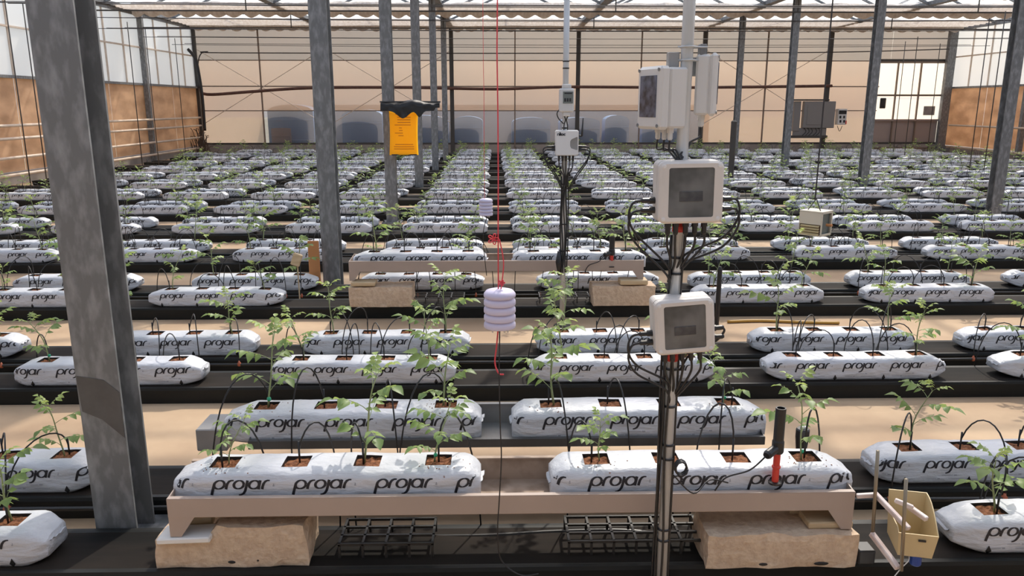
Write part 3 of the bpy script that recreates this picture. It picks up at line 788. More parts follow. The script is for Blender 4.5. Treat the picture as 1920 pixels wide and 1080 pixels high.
rough_block('support_block', ((b2 + b3) / 2, 5.74, GZ + .085), (b3 - b2, .2, .15), M['block'], 'tan block under the right end of the far beige tray', 'block', 9)
def slab(name, px0, px1, Y, z0, h, dep, m, label, cat, rz=0, ry=0):
    a, c = X(px0, Y, z0), X(px1, Y, z0); b = MB(); b.box((0, 0, 0), (c - a, dep, h), bev=.004)
    return tag(b.build(name, m, loc=((a + c) / 2, Y + dep / 2, z0 + h / 2), rot=(0, ry, rz)), label, cat)
slab('white_board', 304, 402, 2.275, .191, .020, .09, M['whitewood'], 'small white board packed under the left leg of front tray', 'board', 0, -.03)
slab('wood_scrap', 350, 402, 2.375, .190, .055, .08, M['wood'], 'splintered pale wood scrap behind the front tray left leg', 'wood', .2)
slab('wood_scrap', 1482, 1565, 2.385, .209, .058, .07, M['wood'], 'upper pale wood offcut behind front tray right leg', 'wood', -.05)
slab('wood_scrap', 1515, 1600, 2.292, .209, .024, .085, M['wood'], 'lower pale wood offcut under front tray right leg', 'wood', .03)
slab('wood_scrap', 1163, 1215, 5.64, .26, .035, .12, M['wood'], 'wood offcut between far tray right leg and its block', 'wood')
slab('wood_scrap', 660, 705, 5.64, .26, .03, .12, M['wood'], 'wood offcut between far tray left leg and its block', 'wood')
slab('grey_block', 378, 434, 2.82, ZT - .03, .09, .16, M['traygrey'], 'grey block standing at the left end of the rear tray', 'block')
# black plastic grids
def grid_rack(px0, px1, Y, label, nx_=4, ny_=3, dep=.16):
    a, c = X(px0, Y, .13), X(px1, Y, .13); m = MB()
    for i in range(nx_ + 1): m.box((a + (c - a) * i / nx_, Y + dep / 2, .15), (.008, dep, .008))
    for j in range(ny_ + 1): m.box(((a + c) / 2, Y + dep * j / ny_, .15), (c - a + .008, .008, .008))
    for i in range(nx_ + 1):
        for yy in (0, dep): m.box((a + (c - a) * i / nx_, Y + yy, .126), (.008, .008, .05))
    tag(m.build('plastic_grid', M['pipe']), label, 'grid')
grid_rack(640, 812, 2.33, 'black plastic grid lying beside the left front block')
grid_rack(1066, 1318, 2.33, 'black plastic grid lying at the foot of the instrument pole', 6)
grid_rack(775, 870, 5.72, 'black plastic grid under the far tray, left of the aisle', 4)
grid_rack(1012, 1105, 5.72, 'black plastic grid under the far tray, right of the aisle', 4)
hz = MB(); hz.tube(spline([at(540, 1018, 2.5), at(700, 1008, 2.5), at(900, 1006, 2.48), at(1040, 998, 2.5), at(1170, 996, 2.5), at(1260, 1006, 2.48)]), .010, 8)
tag(hz.build('hose', M['pipe'], smooth=True), 'black hose lying behind the plastic grids under the front tray', 'hose')

# ------------------------------------------------------------------ main instrument pole
PY = 2.19
pb = at(1240, 1080, PY); PX = pb.x
pole = empty('instrument_pole', (PX, PY, 0)); tag(pole, 'bright round metal pole in front of the front tray', 'pole')
m = MB(); m.tube([(0, 0, 0), (0, 0, 3.62)], .0165, 18); m.build('tube', M['alu'], pole, smooth=True)
m = MB(); m.lathe([(.06, 0), (.06, .008), (.024, .010), (.024, .05), (.02, .052)], 16); m.build('foot', M['darksteel'], pole, smooth=True)
def zof(py, Y=PY): return at(1260, py, Y).z
for py in (425, 667):
    m = MB(); m.lathe([(.0180, -.014), (.0180, .014)], 16); m.build('red_tape', M['red'], pole, loc=(0, 0, zof(py)), smooth=True)
for py in (482, 512, 690, 760, 832, 858, 990, 1010):
    m = MB(); m.lathe([(.0195, -.003), (.0195, .003)], 14); m.build('cable_tie', M['dark'], pole, loc=(-.0, -.0, zof(py)), smooth=True)
for py in (88, 113):
    z = zof(py); m = MB(); m.tube([(.055, .0, z)] + [(.024 * math.sin(a / 8 * math.pi), -.024 * math.cos(a / 8 * math.pi), z) for a in range(0, 9)][::-1][4:] + [(-.024, 0, z), (-.01, .024, z), (.055, .024, z)], .0028, 6); m.build('u_bolt', M['alu'], pole, smooth=True)
m = MB(); m.box((.045, .015, (zof(82) + zof(138)) / 2), (.018, .03, zof(82) - zof(138)), bev=.002); m.build('bracket', M['steel'], pole)
m = MB(); m.box((-.035, .012, zof(112)), (.03, .03, .04), bev=.002); m.build('clamp', M['traygrey'], pole)
# long cable bundle down the pole
rc = random.Random(5)
for i in range(5):
    ang = R((176, 196, 186, 250, 345)[i]); rr = (.021, .021, .028, .0205, .021)[i]
    pts = [Vector((rr * math.cos(ang + .22 * math.sin(z * 9 + i * 2)) - .002, rr * math.sin(ang + .22 * math.sin(z * 9 + i * 2)), z)) for z in [zof(640) - .045 * q for q in range(19)]]
    m = MB(); m.tube(pts, .0036, 6); m.build('cable', M['dark'], pole, smooth=True)
for i in range(3):
    ang = R((180, 200, 330)[i]); pts = [Vector((.0205 * math.cos(ang + .5 * math.sin(z * 5)), .0205 * math.sin(ang + .5 * math.sin(z * 5)), z)) for z in [zof(440) - .03 * q for q in range(11)]]
    m = MB(); m.tube(pts, .003, 6); m.build('cable', M['dark'], pole, smooth=True)
pts = [Vector((.035 + .018 * math.cos(a * .7), -.02, zof(868) + .022 * math.sin(a * .7))) + Vector((0, -.001 * a, 0)) for a in range(28)]
m = MB(); m.tube(pts, .0032, 6); m.build('cable_coil', M['dark'], pole, smooth=True)
m = MB(); m.tube([Vector(p) - Vector((PX, PY, 0)) for p in spline([at(1262, 890, 2.17), at(1300, 925, 2.2), at(1330, 900, 2.25), at(1365, 905, 2.27)])], .0025, 6); m.build('cable', M['dark'], pole, smooth=True)

def enclosure(name, c, size, label, rz=0, ry=0, glands=5, lidm='smoked', bodym='boxbeige'):
    r = empty(name, c, rz); r.rotation_euler = (0, ry, rz); tag(r, label, 'enclosure')
    w_, d_, h_ = size
    def rr(w, h, rad, n=5):
        o = []
        for cx, cy, a0 in ((w / 2 - rad, h / 2 - rad, 0), (-w / 2 + rad, h / 2 - rad, 90), (-w / 2 + rad, -h / 2 + rad, 180), (w / 2 - rad, -h / 2 + rad, 270)):
            for i in range(n + 1): a = R(a0 + 90 * i / n); o.append((cx + rad * math.cos(a), cy + rad * math.sin(a)))
        return o
    m = MB(); m.prism([(x, .0, z) for x, z in rr(w_, h_, .016)], (0, d_ * .62, 0)); m.build('body', M[bodym], r)
    m = MB(); P1 = rr(w_ * 1.0, h_ * 1.0, .018); P2 = rr(w_ * .93, h_ * .93, .016); n = len(P1)
    yb = -d_ * .38
    vs = [(x, -.002, z) for x, z in P1] + [(x, yb + .006, z) for x, z in P1] + [(x, yb, z) for x, z in P2]
    wi = rr(w_ * .70, h_ * .80, .006); vs += [(x, yb, z - .0) for x, z in wi] + [(x, yb + .003, z) for x, z in wi]
    fs = []
    for q in range(4): fs += [(q * n + i, q * n + (i + 1) % n, (q + 1) * n + (i + 1) % n, (q + 1) * n + i) for i in range(n)]
    fs.append(tuple(range(n)))
    m.add(vs, fs); m.build('lid', M[bodym], r)
    m = MB(); m.prism([(x, yb + .0025, z) for x, z in rr(w_ * .70, h_ * .80, .006)], (0, .002, 0)); m.build('window', M[lidm], r)
    m = MB(); m.box((.0, yb + .001, -.010), (w_ * .36, .0012, h_ * .16), bev=.0005); m.build('inner_component', M['smokedark'], r)
    for sx in (-1, 1):
        for sz in (-1, 1):
            m = MB(); m.lathe([(.006, 0), (.006, .002), (.004, .003)], 8); m.build('screw', M['boxwhite'], r, loc=(sx * w_ * .425, yb + .0015, sz * h_ * .425), rot=(R(90), 0, 0))
    return r
def gland(r, p, dirv, cm='dark', ln=.034):
    d = Vector(dirv).normalized(); m = MB(); p = Vector(p)
    m.tube([p, p + d * ln * .45, p + d * ln * .45, p + d * ln, p + d * ln * 1.15], [.0095, .0095, .0075, .0075, .005], 8)
    m.build('cable_gland', M[cm], r, smooth=False)
def cable(r, pts, rad=.0035):
    m = MB(); m.tube(spline(pts, 6), rad, 6); m.build('cable', M['dark'], r, smooth=True)
# middle enclosure
c = at(1291, 359, PY - .055); e1 = enclosure('sensor_enclosure', c, (.176, .085, .168), 'square beige enclosure with smoked window, middle of the instrument pole', ry=R(-1))
# lower enclosure
c2 = at(1280, 608, PY - .055); e2 = enclosure('sensor_enclosure', c2, (.168, .085, .158), 'square beige enclosure with smoked window, lowest on the instrument pole', ry=R(-4.5))
for r, q in ((e1, 0), (e2, 1)):
    w_, h_ = ((.176, .168), (.168, .158))[q]
    for i, xx in enumerate((-.05, -.028, .0, .026, .052)):
        gland(r, (xx, .02, -h_ / 2), (0, 0, -1))
        tgt = (-.008 + .004 * i - (.028 if q == 0 else .03), .055, -h_ / 2 - .17)
        cable(r, [(xx, .02, -h_ / 2 - .03), (xx, .022, -h_ / 2 - .07), (xx * .5 - .01, .035, -h_ / 2 - .12), tgt])
    for zz in (-.025, -.052):
        gland(r, (-w_ / 2, .02, zz), (-1, 0, 0)); gland(r, (w_ / 2, .02, zz), (1, 0, 0))
        cable(r, [(-w_ / 2 - .034, .02, zz), (-w_ / 2 - .062, .02, zz - .008), (-w_ / 2 - .072, .02, zz - .05), (-w_ / 2 - .045, .03, zz - .10), (-.045, .035, zz - .19 + (.0 if q == 0 else .03)), (-.038, .05, zz - .24)])
        if q == 0 or zz > -.03:
            cable(r, [(w_ / 2 + .034, .02, zz), (w_ / 2 + .055, .02, zz - .006), (w_ / 2 + .06, .02, zz - .05), (w_ / 2 + .02, .03, zz - .11), (.01, .05, zz - .16), (-.02, .055, zz - .22)] if q == 0 else
                  [(w_ / 2 + .034, .02, zz), (w_ / 2 + .04, .02, zz - .012), (w_ / 2 + .015, .03, zz - .045), (.03, .04, zz - .08), (-.0, .05, zz - .13)])
# upper pair of boxes
def side_box(c, rz, label, wide=.125, dep=.088, h=.168, mat_='boxgrey'):
    r = empty('logger_box', c, rz); tag(r, label, 'enclosure')
    m = MB(); m.box((0, dep * .18, 0), (wide * .97, dep * .64, h * .96), bev=.006); m.build('body', M[mat_], r)
    m = MB(); m.box((0, -dep * .30, 0), (wide, dep * .38, h), bev=.008); m.build('cover', M[mat_], r)
    m = MB(); m.box((0, -dep * .49, .004), (wide * .70, .004, h * .66), bev=.001); m.build('display', M['screen'], r)
    for sx in (-1, 1):
        for sz in (-1, 1):
            m = MB(); m.lathe([(.005, 0), (.005, .002)], 8); m.build('screw', M['steel'], r, loc=(sx * wide * .42, -dep * .49, sz * h * .44), rot=(R(90), 0, 0))
    for i, xx in enumerate((-.03, .005, .035)):
        gland(r, (xx, .01, -h / 2 + .003), (0, 0, -1), 'boxgrey', .028)
    return r
cl = at(1241, 184, PY + .02); bl = side_box(cl, R(-71), 'light grey logger box with dark display, upper left on instrument pole')
cr = at(1325, 160, PY + .05); br = side_box(cr, R(74), 'light grey box turned to the right, high on instrument pole', wide=.125, dep=.06)
for r, sgn in ((bl, 1), (br, -1)):
    for i, xx in enumerate((-.03, .005, .035)):
        inv = Matrix.Rotation(-r.rotation_euler.z, 4, 'Z')
        tgt = inv @ Vector((PX - r.location.x + (.006 * i - .02) , PY - r.location.y - .025, at(1280, 300, PY).z - r.location.z))
        p0 = Vector((xx, .01, -.11)); cable(r, [p0, p0 + Vector((0, 0, -.03)), (p0 + tgt) / 2 + Vector((0, 0, .0)), tgt], .003)
m = MB(); m.box((.0, 0, 0), (.04, .02, .05), bev=.002); m.build('mounting_arm', M['steel'], br, loc=(0, .035, .05))

# ------------------------------------------------------------------ second pole with data logger
QY = 5.45
qx = at(1057, 400, QY).x
p2 = empty('logger_pole', (qx, QY, 0)); tag(p2, 'slender metal pole by the far tray carrying the data logger', 'pole')
m = MB(); m.tube([(0, 0, 0), (0, 0, 3.62)], .020, 14); m.build('tube', M['alu'], p2, smooth=True)
m = MB(); m.lathe([(.06, 0), (.06, .01), (.022, .012)], 12); m.build('foot', M['darksteel'], p2)
for py in (115, 128, 240, 345, 420, 470):
    m = MB(); m.lathe([(.023, -.004), (.023, .004)], 12); m.build('cable_tie', M['dark'], p2, loc=(0, 0, at(1060, py, QY).z))
zq = lambda py: at(1060, py, QY).z
for i in range(5):
    a0 = R(200 + 40 * i); z0 = zq(330); z1 = zq(510)
    pts = [Vector(((.024 + .01 * max(0, math.sin(t * 3.1)) * (i == 4)) * math.cos(a0 + .3 * math.sin(t * 9 + i)), .024 * math.sin(a0 + .3 * math.sin(t * 9 + i)), z0 + (z1 - z0) * t)) for t in [q / 14 for q in range(15)]]
    m = MB(); m.tube(pts, .005, 6); m.build('cable', M['dark'], p2, smooth=True)
m = MB(); m.tube([(-.03, -.02, zq(470)), (-.034, -.026, zq(490)), (-.028, -.02, zq(515))], [.012, .022, .008], 8); m.build('cable_bundle', M['dark'], p2, smooth=True)
# meter with display
c = at(1062, 188, QY - .06); mt = empty('meter_box', c); tag(mt, 'small white meter with grey display above the data logger', 'meter')
m = MB(); m.box((0, 0, 0), (.098, .07, .155), bev=.008); m.box((0, .0, .09), (.06, .05, .03), bev=.006); m.box((0, 0, -.09), (.05, .05, .03), bev=.006); m.build('body', M['boxgrey'], mt)
m = MB(); m.box((.008, -.036, .018), (.068, .004, .078), bev=.001); m.build('display', M['lcd'], mt)
m = MB()
for i in range(3): m.box((-.012 + .017 * i, -.0385, .002), (.011, .002, .022)); 
m.box((.008, -.0385, .045), (.05, .002, .008)); m.build('reading', M['ink'], mt)
m = MB(); m.tube(spline([(-.045, 0, -.06), (-.062, 0, -.085), (-.05, .01, -.12), (-.015, .03, -.155)]), .004, 6); m.build('cable', M['dark'], mt, smooth=True)
for xx in (-.012, .012):
    m = MB(); m.tube(spline([(xx, 0, -.105), (xx * .3, .01, -.13), (xx, .02, -.17), (xx, .03, -.26)]), .004, 6); m.build('cable', M['dark'], mt, smooth=True)
# data logger
c = at(1063, 268, QY - .065); lg = empty('data_logger', c); tag(lg, 'square white data logger with antenna and cables on slender pole', 'logger')
W_, H_ = .158, .170
m = MB(); m.box((0, .02, 0), (W_, .06, H_), bev=.008); m.build('body', M['boxwhite'], lg)
poly = [(-.074, -.080), (.062, -.080), (.074, -.070), (.074, -.056), (.055, -.044), (.028, -.036), (.020, -.020), (.020, .012), (.030, .026), (.055, .036), (.074, .048), (.074, .074), (.066, .080), (-.074, .080)]
m = MB(); m.prism([(x, -.022, z) for x, z in poly], (0, .014, 0)); m.build('cover', M['boxwhite'], lg)
m = MB(); m.box((.046, -.0095, -.004), (.052, .004, .085)); m.build('recess', M['traygrey'], lg)
def stroke_text(strokes, s, mi=0, th=.12):
    m = MB()
    for st in strokes:
        for (a, b), (c_, d_) in zip(st, st[1:]):
            t = Vector((c_ - a, d_ - b)); 
            if t.length < 1e-6: continue
            t.normalize(); n_ = Vector((-t.y, t.x)) * th; e = t * th * .5
            m.add([((a - e.x + n_.x) * s, 0, (b - e.y + n_.y) * s), ((a - e.x - n_.x) * s, 0, (b - e.y - n_.y) * s), ((c_ + e.x - n_.x) * s, 0, (d_ + e.y - n_.y) * s), ((c_ + e.x + n_.x) * s, 0, (d_ + e.y + n_.y) * s)], [(0, 1, 2, 3)], mi)
    return m
circ = lambda cx, cy, r: [(cx + r * math.cos(i * .524), cy + r * math.sin(i * .524)) for i in range(13)]
txt = [[(.0, 0), (0, .7), (.15, .95), (.45, 1)], [(.75, 0), (.75, .8)], [(1.05, 0), (1.05, 1.5)], [(1.4, 0), (1.4, 1.5)], [(1.9, 1.0), (1.45, .5), (1.95, 0)], circ(2.5, .5, .42), [(3.85, .8), (3.6, .95), (3.25, .7), (3.2, .35), (3.5, .03), (3.85, .15)]]
stroke_text(txt, .0135, th=.17).build('lettering', M['ink'], lg, loc=(-.066, -.0232, .050), fix=False)
m = MB(); m.tube([(.079, .02, .048), (.103, .02, .046)], .006, 8); m.tube([(.103, .02, .044), (.104, .02, .07), (.110, .02, .165)], [.007, .007, .0045], 8); m.build('antenna', M['dark'], lg, smooth=True)
for i in range(5):
    xx = -.052 + .024 * i; gland(lg, (xx, .01, -.085), (0, 0, -1)); cable(lg, [(xx, .01, -.12), (xx * .9, .015, -.17), (xx * .3, .03, -.23), (-.004 + .004 * i, .035, -.30)], .0042)
for s in (-1, 1):
    for zz, ex in ((-.025, .10), (-.045, .075)):
        gland(lg, (s * .079, .01, zz), (s, 0, 0), ln=.05)
        cable(lg, [(s * .13, .01, zz), (s * (.145 + ex * .15), .01, zz - .02), (s * (.13 + ex * .1), .01, zz - .09), (s * .07, .02, zz - .19), (s * .02, .035, zz - .29)], .0045)

# ------------------------------------------------------------------ radiation shields on red string
def shield(cpx, cpy, Y, wpx, label, plates=5):
    c = at(cpx, cpy, Y); pz = proj(c)[2]; rad = wpx / 2 * pz / F
    r = empty('radiation_shield', c); tag(r, label, 'sensor shield', 'stacked plate sensor shields')
    ph = rad * 2 * 1.24 / plates; H = ph * plates
    top = MB(); z0 = H / 2 - ph * 1.05
    top.lathe([(rad * .93, z0), (rad, z0 + ph * .15), (rad * .99, z0 + ph * .5), (rad * .85, z0 + ph * .85), (rad * .55, z0 + ph * 1.02), (.003, z0 + ph * 1.08)], 28); top.build('cap', M['shield'], r, smooth=True)
    for i in range(1, plates):
        z = H / 2 - ph * 1.05 - ph * i * .98
        m = MB(); m.lathe([(rad * .80, z - ph * .02), (rad * .97, z + ph * .02), (rad * 1.0, z + ph * .12), (rad * .99, z + ph * .58), (rad * .93, z + ph * .80), (rad * .86, z + ph * .86), (rad * .84, z + ph * 1.0)], 28); m.build('plate', M['shield'], r, smooth=True)
    for xx in (-.45, .3, .5):
        m = MB(); m.tube([(xx * rad, -rad * .3, -H / 2 - .012), (xx * rad, -rad * .3, -H / 2 + .006)], .0025, 6); m.build('rod_end', M['alu'], r)
    return r, c, H, rad
s1, sc1, sh1, sr1 = shield(937, 578, 2.28, 60, 'lavender-white stacked plate sensor shield hanging nearest the camera')
s2, sc2, sh2, sr2 = shield(911, 388, 5.3, 26, 'smaller-looking lavender-white sensor shield hanging farther along the aisle')
def string(name, x, y, z0, z1, label, rad=.0022, m_='redstring'):
    m = MB(); n = 14; m.tube([(x + .003 * noise.noise(Vector((i, x * 9, y))), y, z0 + (z1 - z0) * i / n) for i in range(n + 1)], rad, 6)
    return tag(m.build(name, M[m_], smooth=True), label, 'string')
ZW = 3.42
rs = string('red_twine', sc1.x - .004, 2.28, sc1.z + sh1 / 2 - .002, ZW, 'red twine holding up the nearest sensor shield')
m = MB(); m.tube(spline([sc1 + Vector((.004, 0, sh1 / 2)), sc1 + Vector((.012, -.002, sh1 / 2 + .08)), sc1 + Vector((-.0, 0, sh1 / 2 + .15))]), .002, 6); m.build('knot_loop', M['redstring'], rs, smooth=True)
def bow(c, s):
    m = MB()
    for k in range(5):
        a = k * 1.25; d = Vector((math.cos(a), -.2, math.sin(a))); n_ = Vector((-math.sin(a), .1, math.cos(a)))
        m.tube(bez(c, c + (d + n_ * .6) * s, c + (d - n_ * .6) * s, c, 8), .0018, 5)
    m.build('bow', M['redstring'], rs, smooth=True)
bow(at(925, 448, 2.275), .022); bow(at(941, 530, 2.275), .012)
m = MB(); m.tube(spline([at(934, 617, 2.28), at(931, 650, 2.28), at(928, 680, 2.285), at(935, 700, 2.28), at(944, 702, 2.27)]), .0026, 6); m.build('loose_end', M['redstring'], rs, smooth=True)
string('red_twine', sc2.x - .008, 5.3, sc2.z + sh2 / 2 - .002, ZW, 'red twine holding up the farther sensor shield', .0018)
m = MB(); m.tube(spline([at(937, 614, 2.28), at(936, 700, 2.25), at(938, 800, 2.23), at(940, 860, 2.22), at(936, 940, 2.21), at(933, 1000, 2.2), at(940, 1050, 2.2), at(975, 1078, 2.18), at(1010, 1076, 2.17)]), .0022, 6)
m.build('cable', M['dark'], s1, smooth=True).matrix_parent_inverse = Matrix.Translation(-sc1)
m = MB(); m.tube(spline([sc2 + Vector((.01, 0, -sh2 / 2)), sc2 + Vector((-.02, 0, -.2)), sc2 + Vector((.0, .1, -.5))]), .003, 6); m.build('cable', M['dark'], s2, smooth=True).matrix_parent_inverse = Matrix.Translation(-sc2)

# ------------------------------------------------------------------ probes standing in the tray bags
def probe(px, Y, ztop, zjoin, zbot, label, k=1.0):
    x = X(px, Y, zjoin); r = empty('moisture_probe', (x, Y, zbot)); tag(r, label, 'probe', 'red and black probes on the trays'); h = lambda z: z - zbot
    rd = .0165 * k
    m = MB(); m.lathe([(rd, h(zjoin) - .02), (rd * 1.15, h(zjoin) - .015), (rd * 1.15, h(zjoin) + .02), (rd, h(zjoin) + .025), (rd, h(ztop)), (rd * .75, h(ztop)), (rd * .75, h(ztop) - .02)], 16); m.build('upper_tube', M['dark'], r, smooth=False)
    m = MB(); m.tube([(0, 0, h(zjoin)), (-.042 * k, -.03, h(zjoin) - .012), (-.048 * k, -.035, h(zjoin) - .014)], [rd * .85, rd * .9, rd * .7], 14); m.build('side_branch', M['dark'], r)
    m = MB(); m.lathe([(rd * .66, .004), (rd * .66, h(zjoin) * .42), (rd * .85, h(zjoin) * .44), (rd * .85, h(zjoin) * .48), (rd * .66, h(zjoin) * .5), (rd * .66, h(zjoin) - .02)], 14); m.build('red_tube', M['red'], r)
    m = MB(); m.lathe([(rd * 1.3, 0), (rd * 1.3, .006), (rd * .7, .008)], 14); m.build('foot', M['dark'], r)
    m = MB(); m.tube(spline([(-.05 * k, -.035, h(zjoin) - .016), (-.10, -.04, h(zjoin) - .06), (-.17, -.03, h(zjoin) - .09), (-.20, -.02, h(zjoin) - .14)]), .0026 * k, 6); m.build('cable', M['dark'], r, smooth=True)
    return r
za = lambda py, Y: at(1460, py, Y).z
probe(1458, 2.30, za(765, 2.30), za(838, 2.30), za(906, 2.30), 'red and black tubular probe at the right of the front tray')
probe(1147, 5.70, za(442, 5.70), za(472, 5.70), za(499, 5.70), 'red and black tubular probe at the right of the far tray', 1.25)
c = at(1503, 832, 2.60); r = empty('black_canister', (c.x, 2.60, c.z - .02)); tag(r, 'small black canister behind the right front tray bag', 'canister')
m = MB(); m.lathe([(.019, 0), (.024, .045), (.024, .075), (.020, .080)], 18); m.build('body', M['dark'], r, smooth=False)
m = MB(); m.lathe([(.010, .079), (.010, .088), (.006, .09)], 12); m.build('cap', M['alu'], r)
m = MB(); m.tube([(0, 0, 0), (0, 0, -(c.z - .02))], .006, 8); m.build('stake', M['dark'], r)

# ------------------------------------------------------------------ cream tipping bucket on rods (right foreground)
BY = 2.18
def rodobj(px0, py0, px1, py1, Y, parent, name='rod'):
    a = at(px0, py0, Y); b = at(px1, py1, Y); m = MB(); m.tube([a, b], .0055, 10); return m.build(name, M['rod'], parent, smooth=True)
gz = empty('drain_gauge', (0, 0, 0)); tag(gz, 'cream plastic drain bucket hung on pale bars and two rods', 'gauge')
rodobj(1646, 845, 1636, 1004, BY + .06, gz); rodobj(1699, 898, 1690, 1070, BY - .06, gz)
# bucket
c = at(1712, 960, BY + .04); bw, bd, bh = .115, .16, .15
bk = MB(); Rz = Matrix.Rotation(R(-14), 3, 'Z')
def bucket(off, top, k):
    "side profile with arched right-hand edge, open top"
    pts = []
    return pts
n = 10; vs = []; fs = []
def prof_top(t):   # t 0 front .. 1 back
    return bh * (.42 + .42 * math.sin(t * math.pi * .62))
outer = []; 
ring_f = [(-bw / 2, -bd / 2), (bw / 2, -bd / 2)]
loop = []
for i in range(9): loop.append((bw / 2, -bd / 2 + bd * i / 8))
for i in range(5): loop.append((bw / 2 - bw * (i + 1) / 5, bd / 2))
for i in range(8): loop.append((-bw / 2, bd / 2 - bd * (i + 1) / 8))
for i in range(4): loop.append((-bw / 2 + bw * (i + 1) / 5, -bd / 2))
N = len(loop)
def tz(x, y):
    t = (y + bd / 2) / bd
    z = bh * (.55 + .45 * math.sin(min(1, t * 1.15) * math.pi / 2))
    if x < -bw / 2 + .01 and .1 < t < .9: z = bh * .62
    return z
for k, (s, zf) in enumerate(((.86, 0), (1, 1), (.95, 1), (.82, .04))):
    for x, y in loop:
        z = 0 if zf == 0 else (tz(x, y) if zf == 1 else .006)
        vs.append(Rz @ Vector((x * s, y * s, z)))
for q in range(3): fs += [(q * N + i, q * N + (i + 1) % N, (q + 1) * N + (i + 1) % N, (q + 1) * N + i) for i in range(N)]
fs += [tuple(range(N))[::-1], tuple(3 * N + i for i in range(N))]
bk.add(vs, fs); base = Vector((c.x, c.y, at(1712, 1035, BY).z)); bk.build('bucket', M['cream'], gz, loc=base)
m = MB(); m.lathe([(.014, -.034), (.017, -.03), (.017, 0)], 14); m.build('drain_cap', M['blue'], gz, loc=base + Vector((-.005, -.055, 0)), smooth=False)
for px, py, dy in ((1738, 985, -.0845),):
    h = MB(); h.box((0, 0, 0), (.022, .003, .006)); h.build('handle_slot', M['dark'], gz, loc=base + Rz @ Vector((.012, -bd / 2 - .0005, bh * .42)), rot=(R(0), 0, R(-14)))
def bar(p, q, t, nm, mm):
    p, q = Vector(p), Vector(q); d = q - p; m = MB(); rot = d.to_track_quat('X', 'Z').to_matrix(); m.box((p + q) / 2, (d.length, t, t), rot=rot, bev=t * .15); m.build(nm, M[mm], gz)
bar(at(1640, 925, BY + .08), at(1704, 992, BY - .05), .016, 'pale_bar', 'pinkwood')
bar(at(1704, 950, BY + .06), at(1738, 974, BY - .0), .016, 'pale_bar', 'pinkwood')
bar(at(1678, 938, BY + .05), at(1712, 952, BY + .03), .014, 'pale_bar', 'pinkwood')
bar(at(1606, 930, BY + .09), at(1640, 928, BY + .08), .014, 'pale_bar', 'pinkwood')
bar(at(1634, 1000, BY + .06), at(1684, 1066, BY - .05), .018, 'base_bar', 'pinkwood')
m = MB(); m.tube(spline([at(1703, 1035, BY), at(1704, 1050, BY - .02), at(1690, 1065, BY - .03), at(1676, 1082, BY - .04)]), .0016, 6); m.build('white_cord', M['whitewood'], gz, smooth=True)
cb_ = at(1620, 1020, BY + .1); m = MB(); m.box((0, 0, 0), (.055, .06, .05), bev=.004); tag(m.build('black_box', M['dark'], loc=(cb_.x, cb_.y, BZ + .037)), 'small black box beside the right front support block', 'box')
wb = at(1680, 1082, 2.13); m = MB(); m.box((0, 0, 0), (.24, .07, .018), bev=.003); tag(m.build('white_board', M['whitewood'], loc=(wb.x, 2.16, .075), rot=(0, 0, 0)), 'white board at the foot of the drain gauge rods', 'board')

# ------------------------------------------------------------------ yellow trap with black film on the third column
TYY = 10.42
c = at(757, 248, TYY); tp = empty('yellow_trap', c); tag(tp, 'glowing yellow insect trap under black film on a column', 'insect trap')
s = proj(c)[2] / F
m = MB(); wv = 54 * s; hv = 84 * s
m.grid(lambda u, v: ((u - .5) * wv * (1 - .05 * math.sin(v * math.pi)) + .012 * (v - .5), -.03 * math.cos((u - .5) * 2.6) - .0, (v - .5) * hv), 12, 16)
m.grid(lambda u, v: ((u - .5) * wv * (1 - .05 * math.sin(v * math.pi)) + .012 * (v - .5), .02, (v - .5) * hv), 12, 16)
m.build('trap_sleeve', M['yellow'], tp, smooth=True)
m = MB()
for z, a, b in ((.24, -.26, .2), (.20, -.2, .26), (.165, -.2, .25), (.13, -.2, .25), (.095, -.3, .26), (.055, -.15, -.05), (.02, -.15, -.03), (-.015, -.3, -.02), (-.05, -.18, 0), (-.17, -.3, .32), (-.20, -.35, .35), (-.23, -.35, .35)):
    a *= wv; b *= wv; z *= hv / .62
    def yy(x): return -.03 * math.cos((x / wv) * 2.6) - .003
    n_ = 6; 
    for i in range(n_):
        xa, xb = a + (b - a) * i / n_, a + (b - a) * (i + 1) / n_
        m.add([(xa, yy(xa), z), (xb, yy(xb), z), (xb, yy(xb), z + .008), (xa, yy(xa), z + .008)], [(0, 1, 2, 3)])
m.build('print', M['yellowprint'], tp, fix=False)
m = MB(); m.tube([at(735, 290, TYY) - c + Vector((0, -.02, 0)), at(782, 290, TYY) - c + Vector((0, -.02, 0))], .008, 6); m.build('bottom_rod', M['dark'], tp)
m = MB()
def film(u, v):
    px = 715 + 110 * u; top = 190 + 3 * math.sin(u * 9); 
    bot = 208 + (14 * math.exp(-((u - .38) / .12) ** 2)) + (12 * math.exp(-((u - .66) / .06) ** 2)) - (6 if u > .92 else 0)
    py = top + (bot - top) * v
    p = at(px, py, TYY) - c; p.y += -.09 + .17 * (v < .05) + .03 * noise.noise(Vector((u * 14, v * 5, 1))) + (.10 * (u - .65) if u > .65 else 0)
    return p
m.grid(film, 30, 5); m.build('black_film', M['filmblack'], tp, smooth=True)
m = MB(); m.tube([at(712, 191, TYY) - c, at(825, 191, TYY) - c + Vector((0, .1, 0))], .012, 6); m.build('carrier_rod', M['darksteel'], tp)

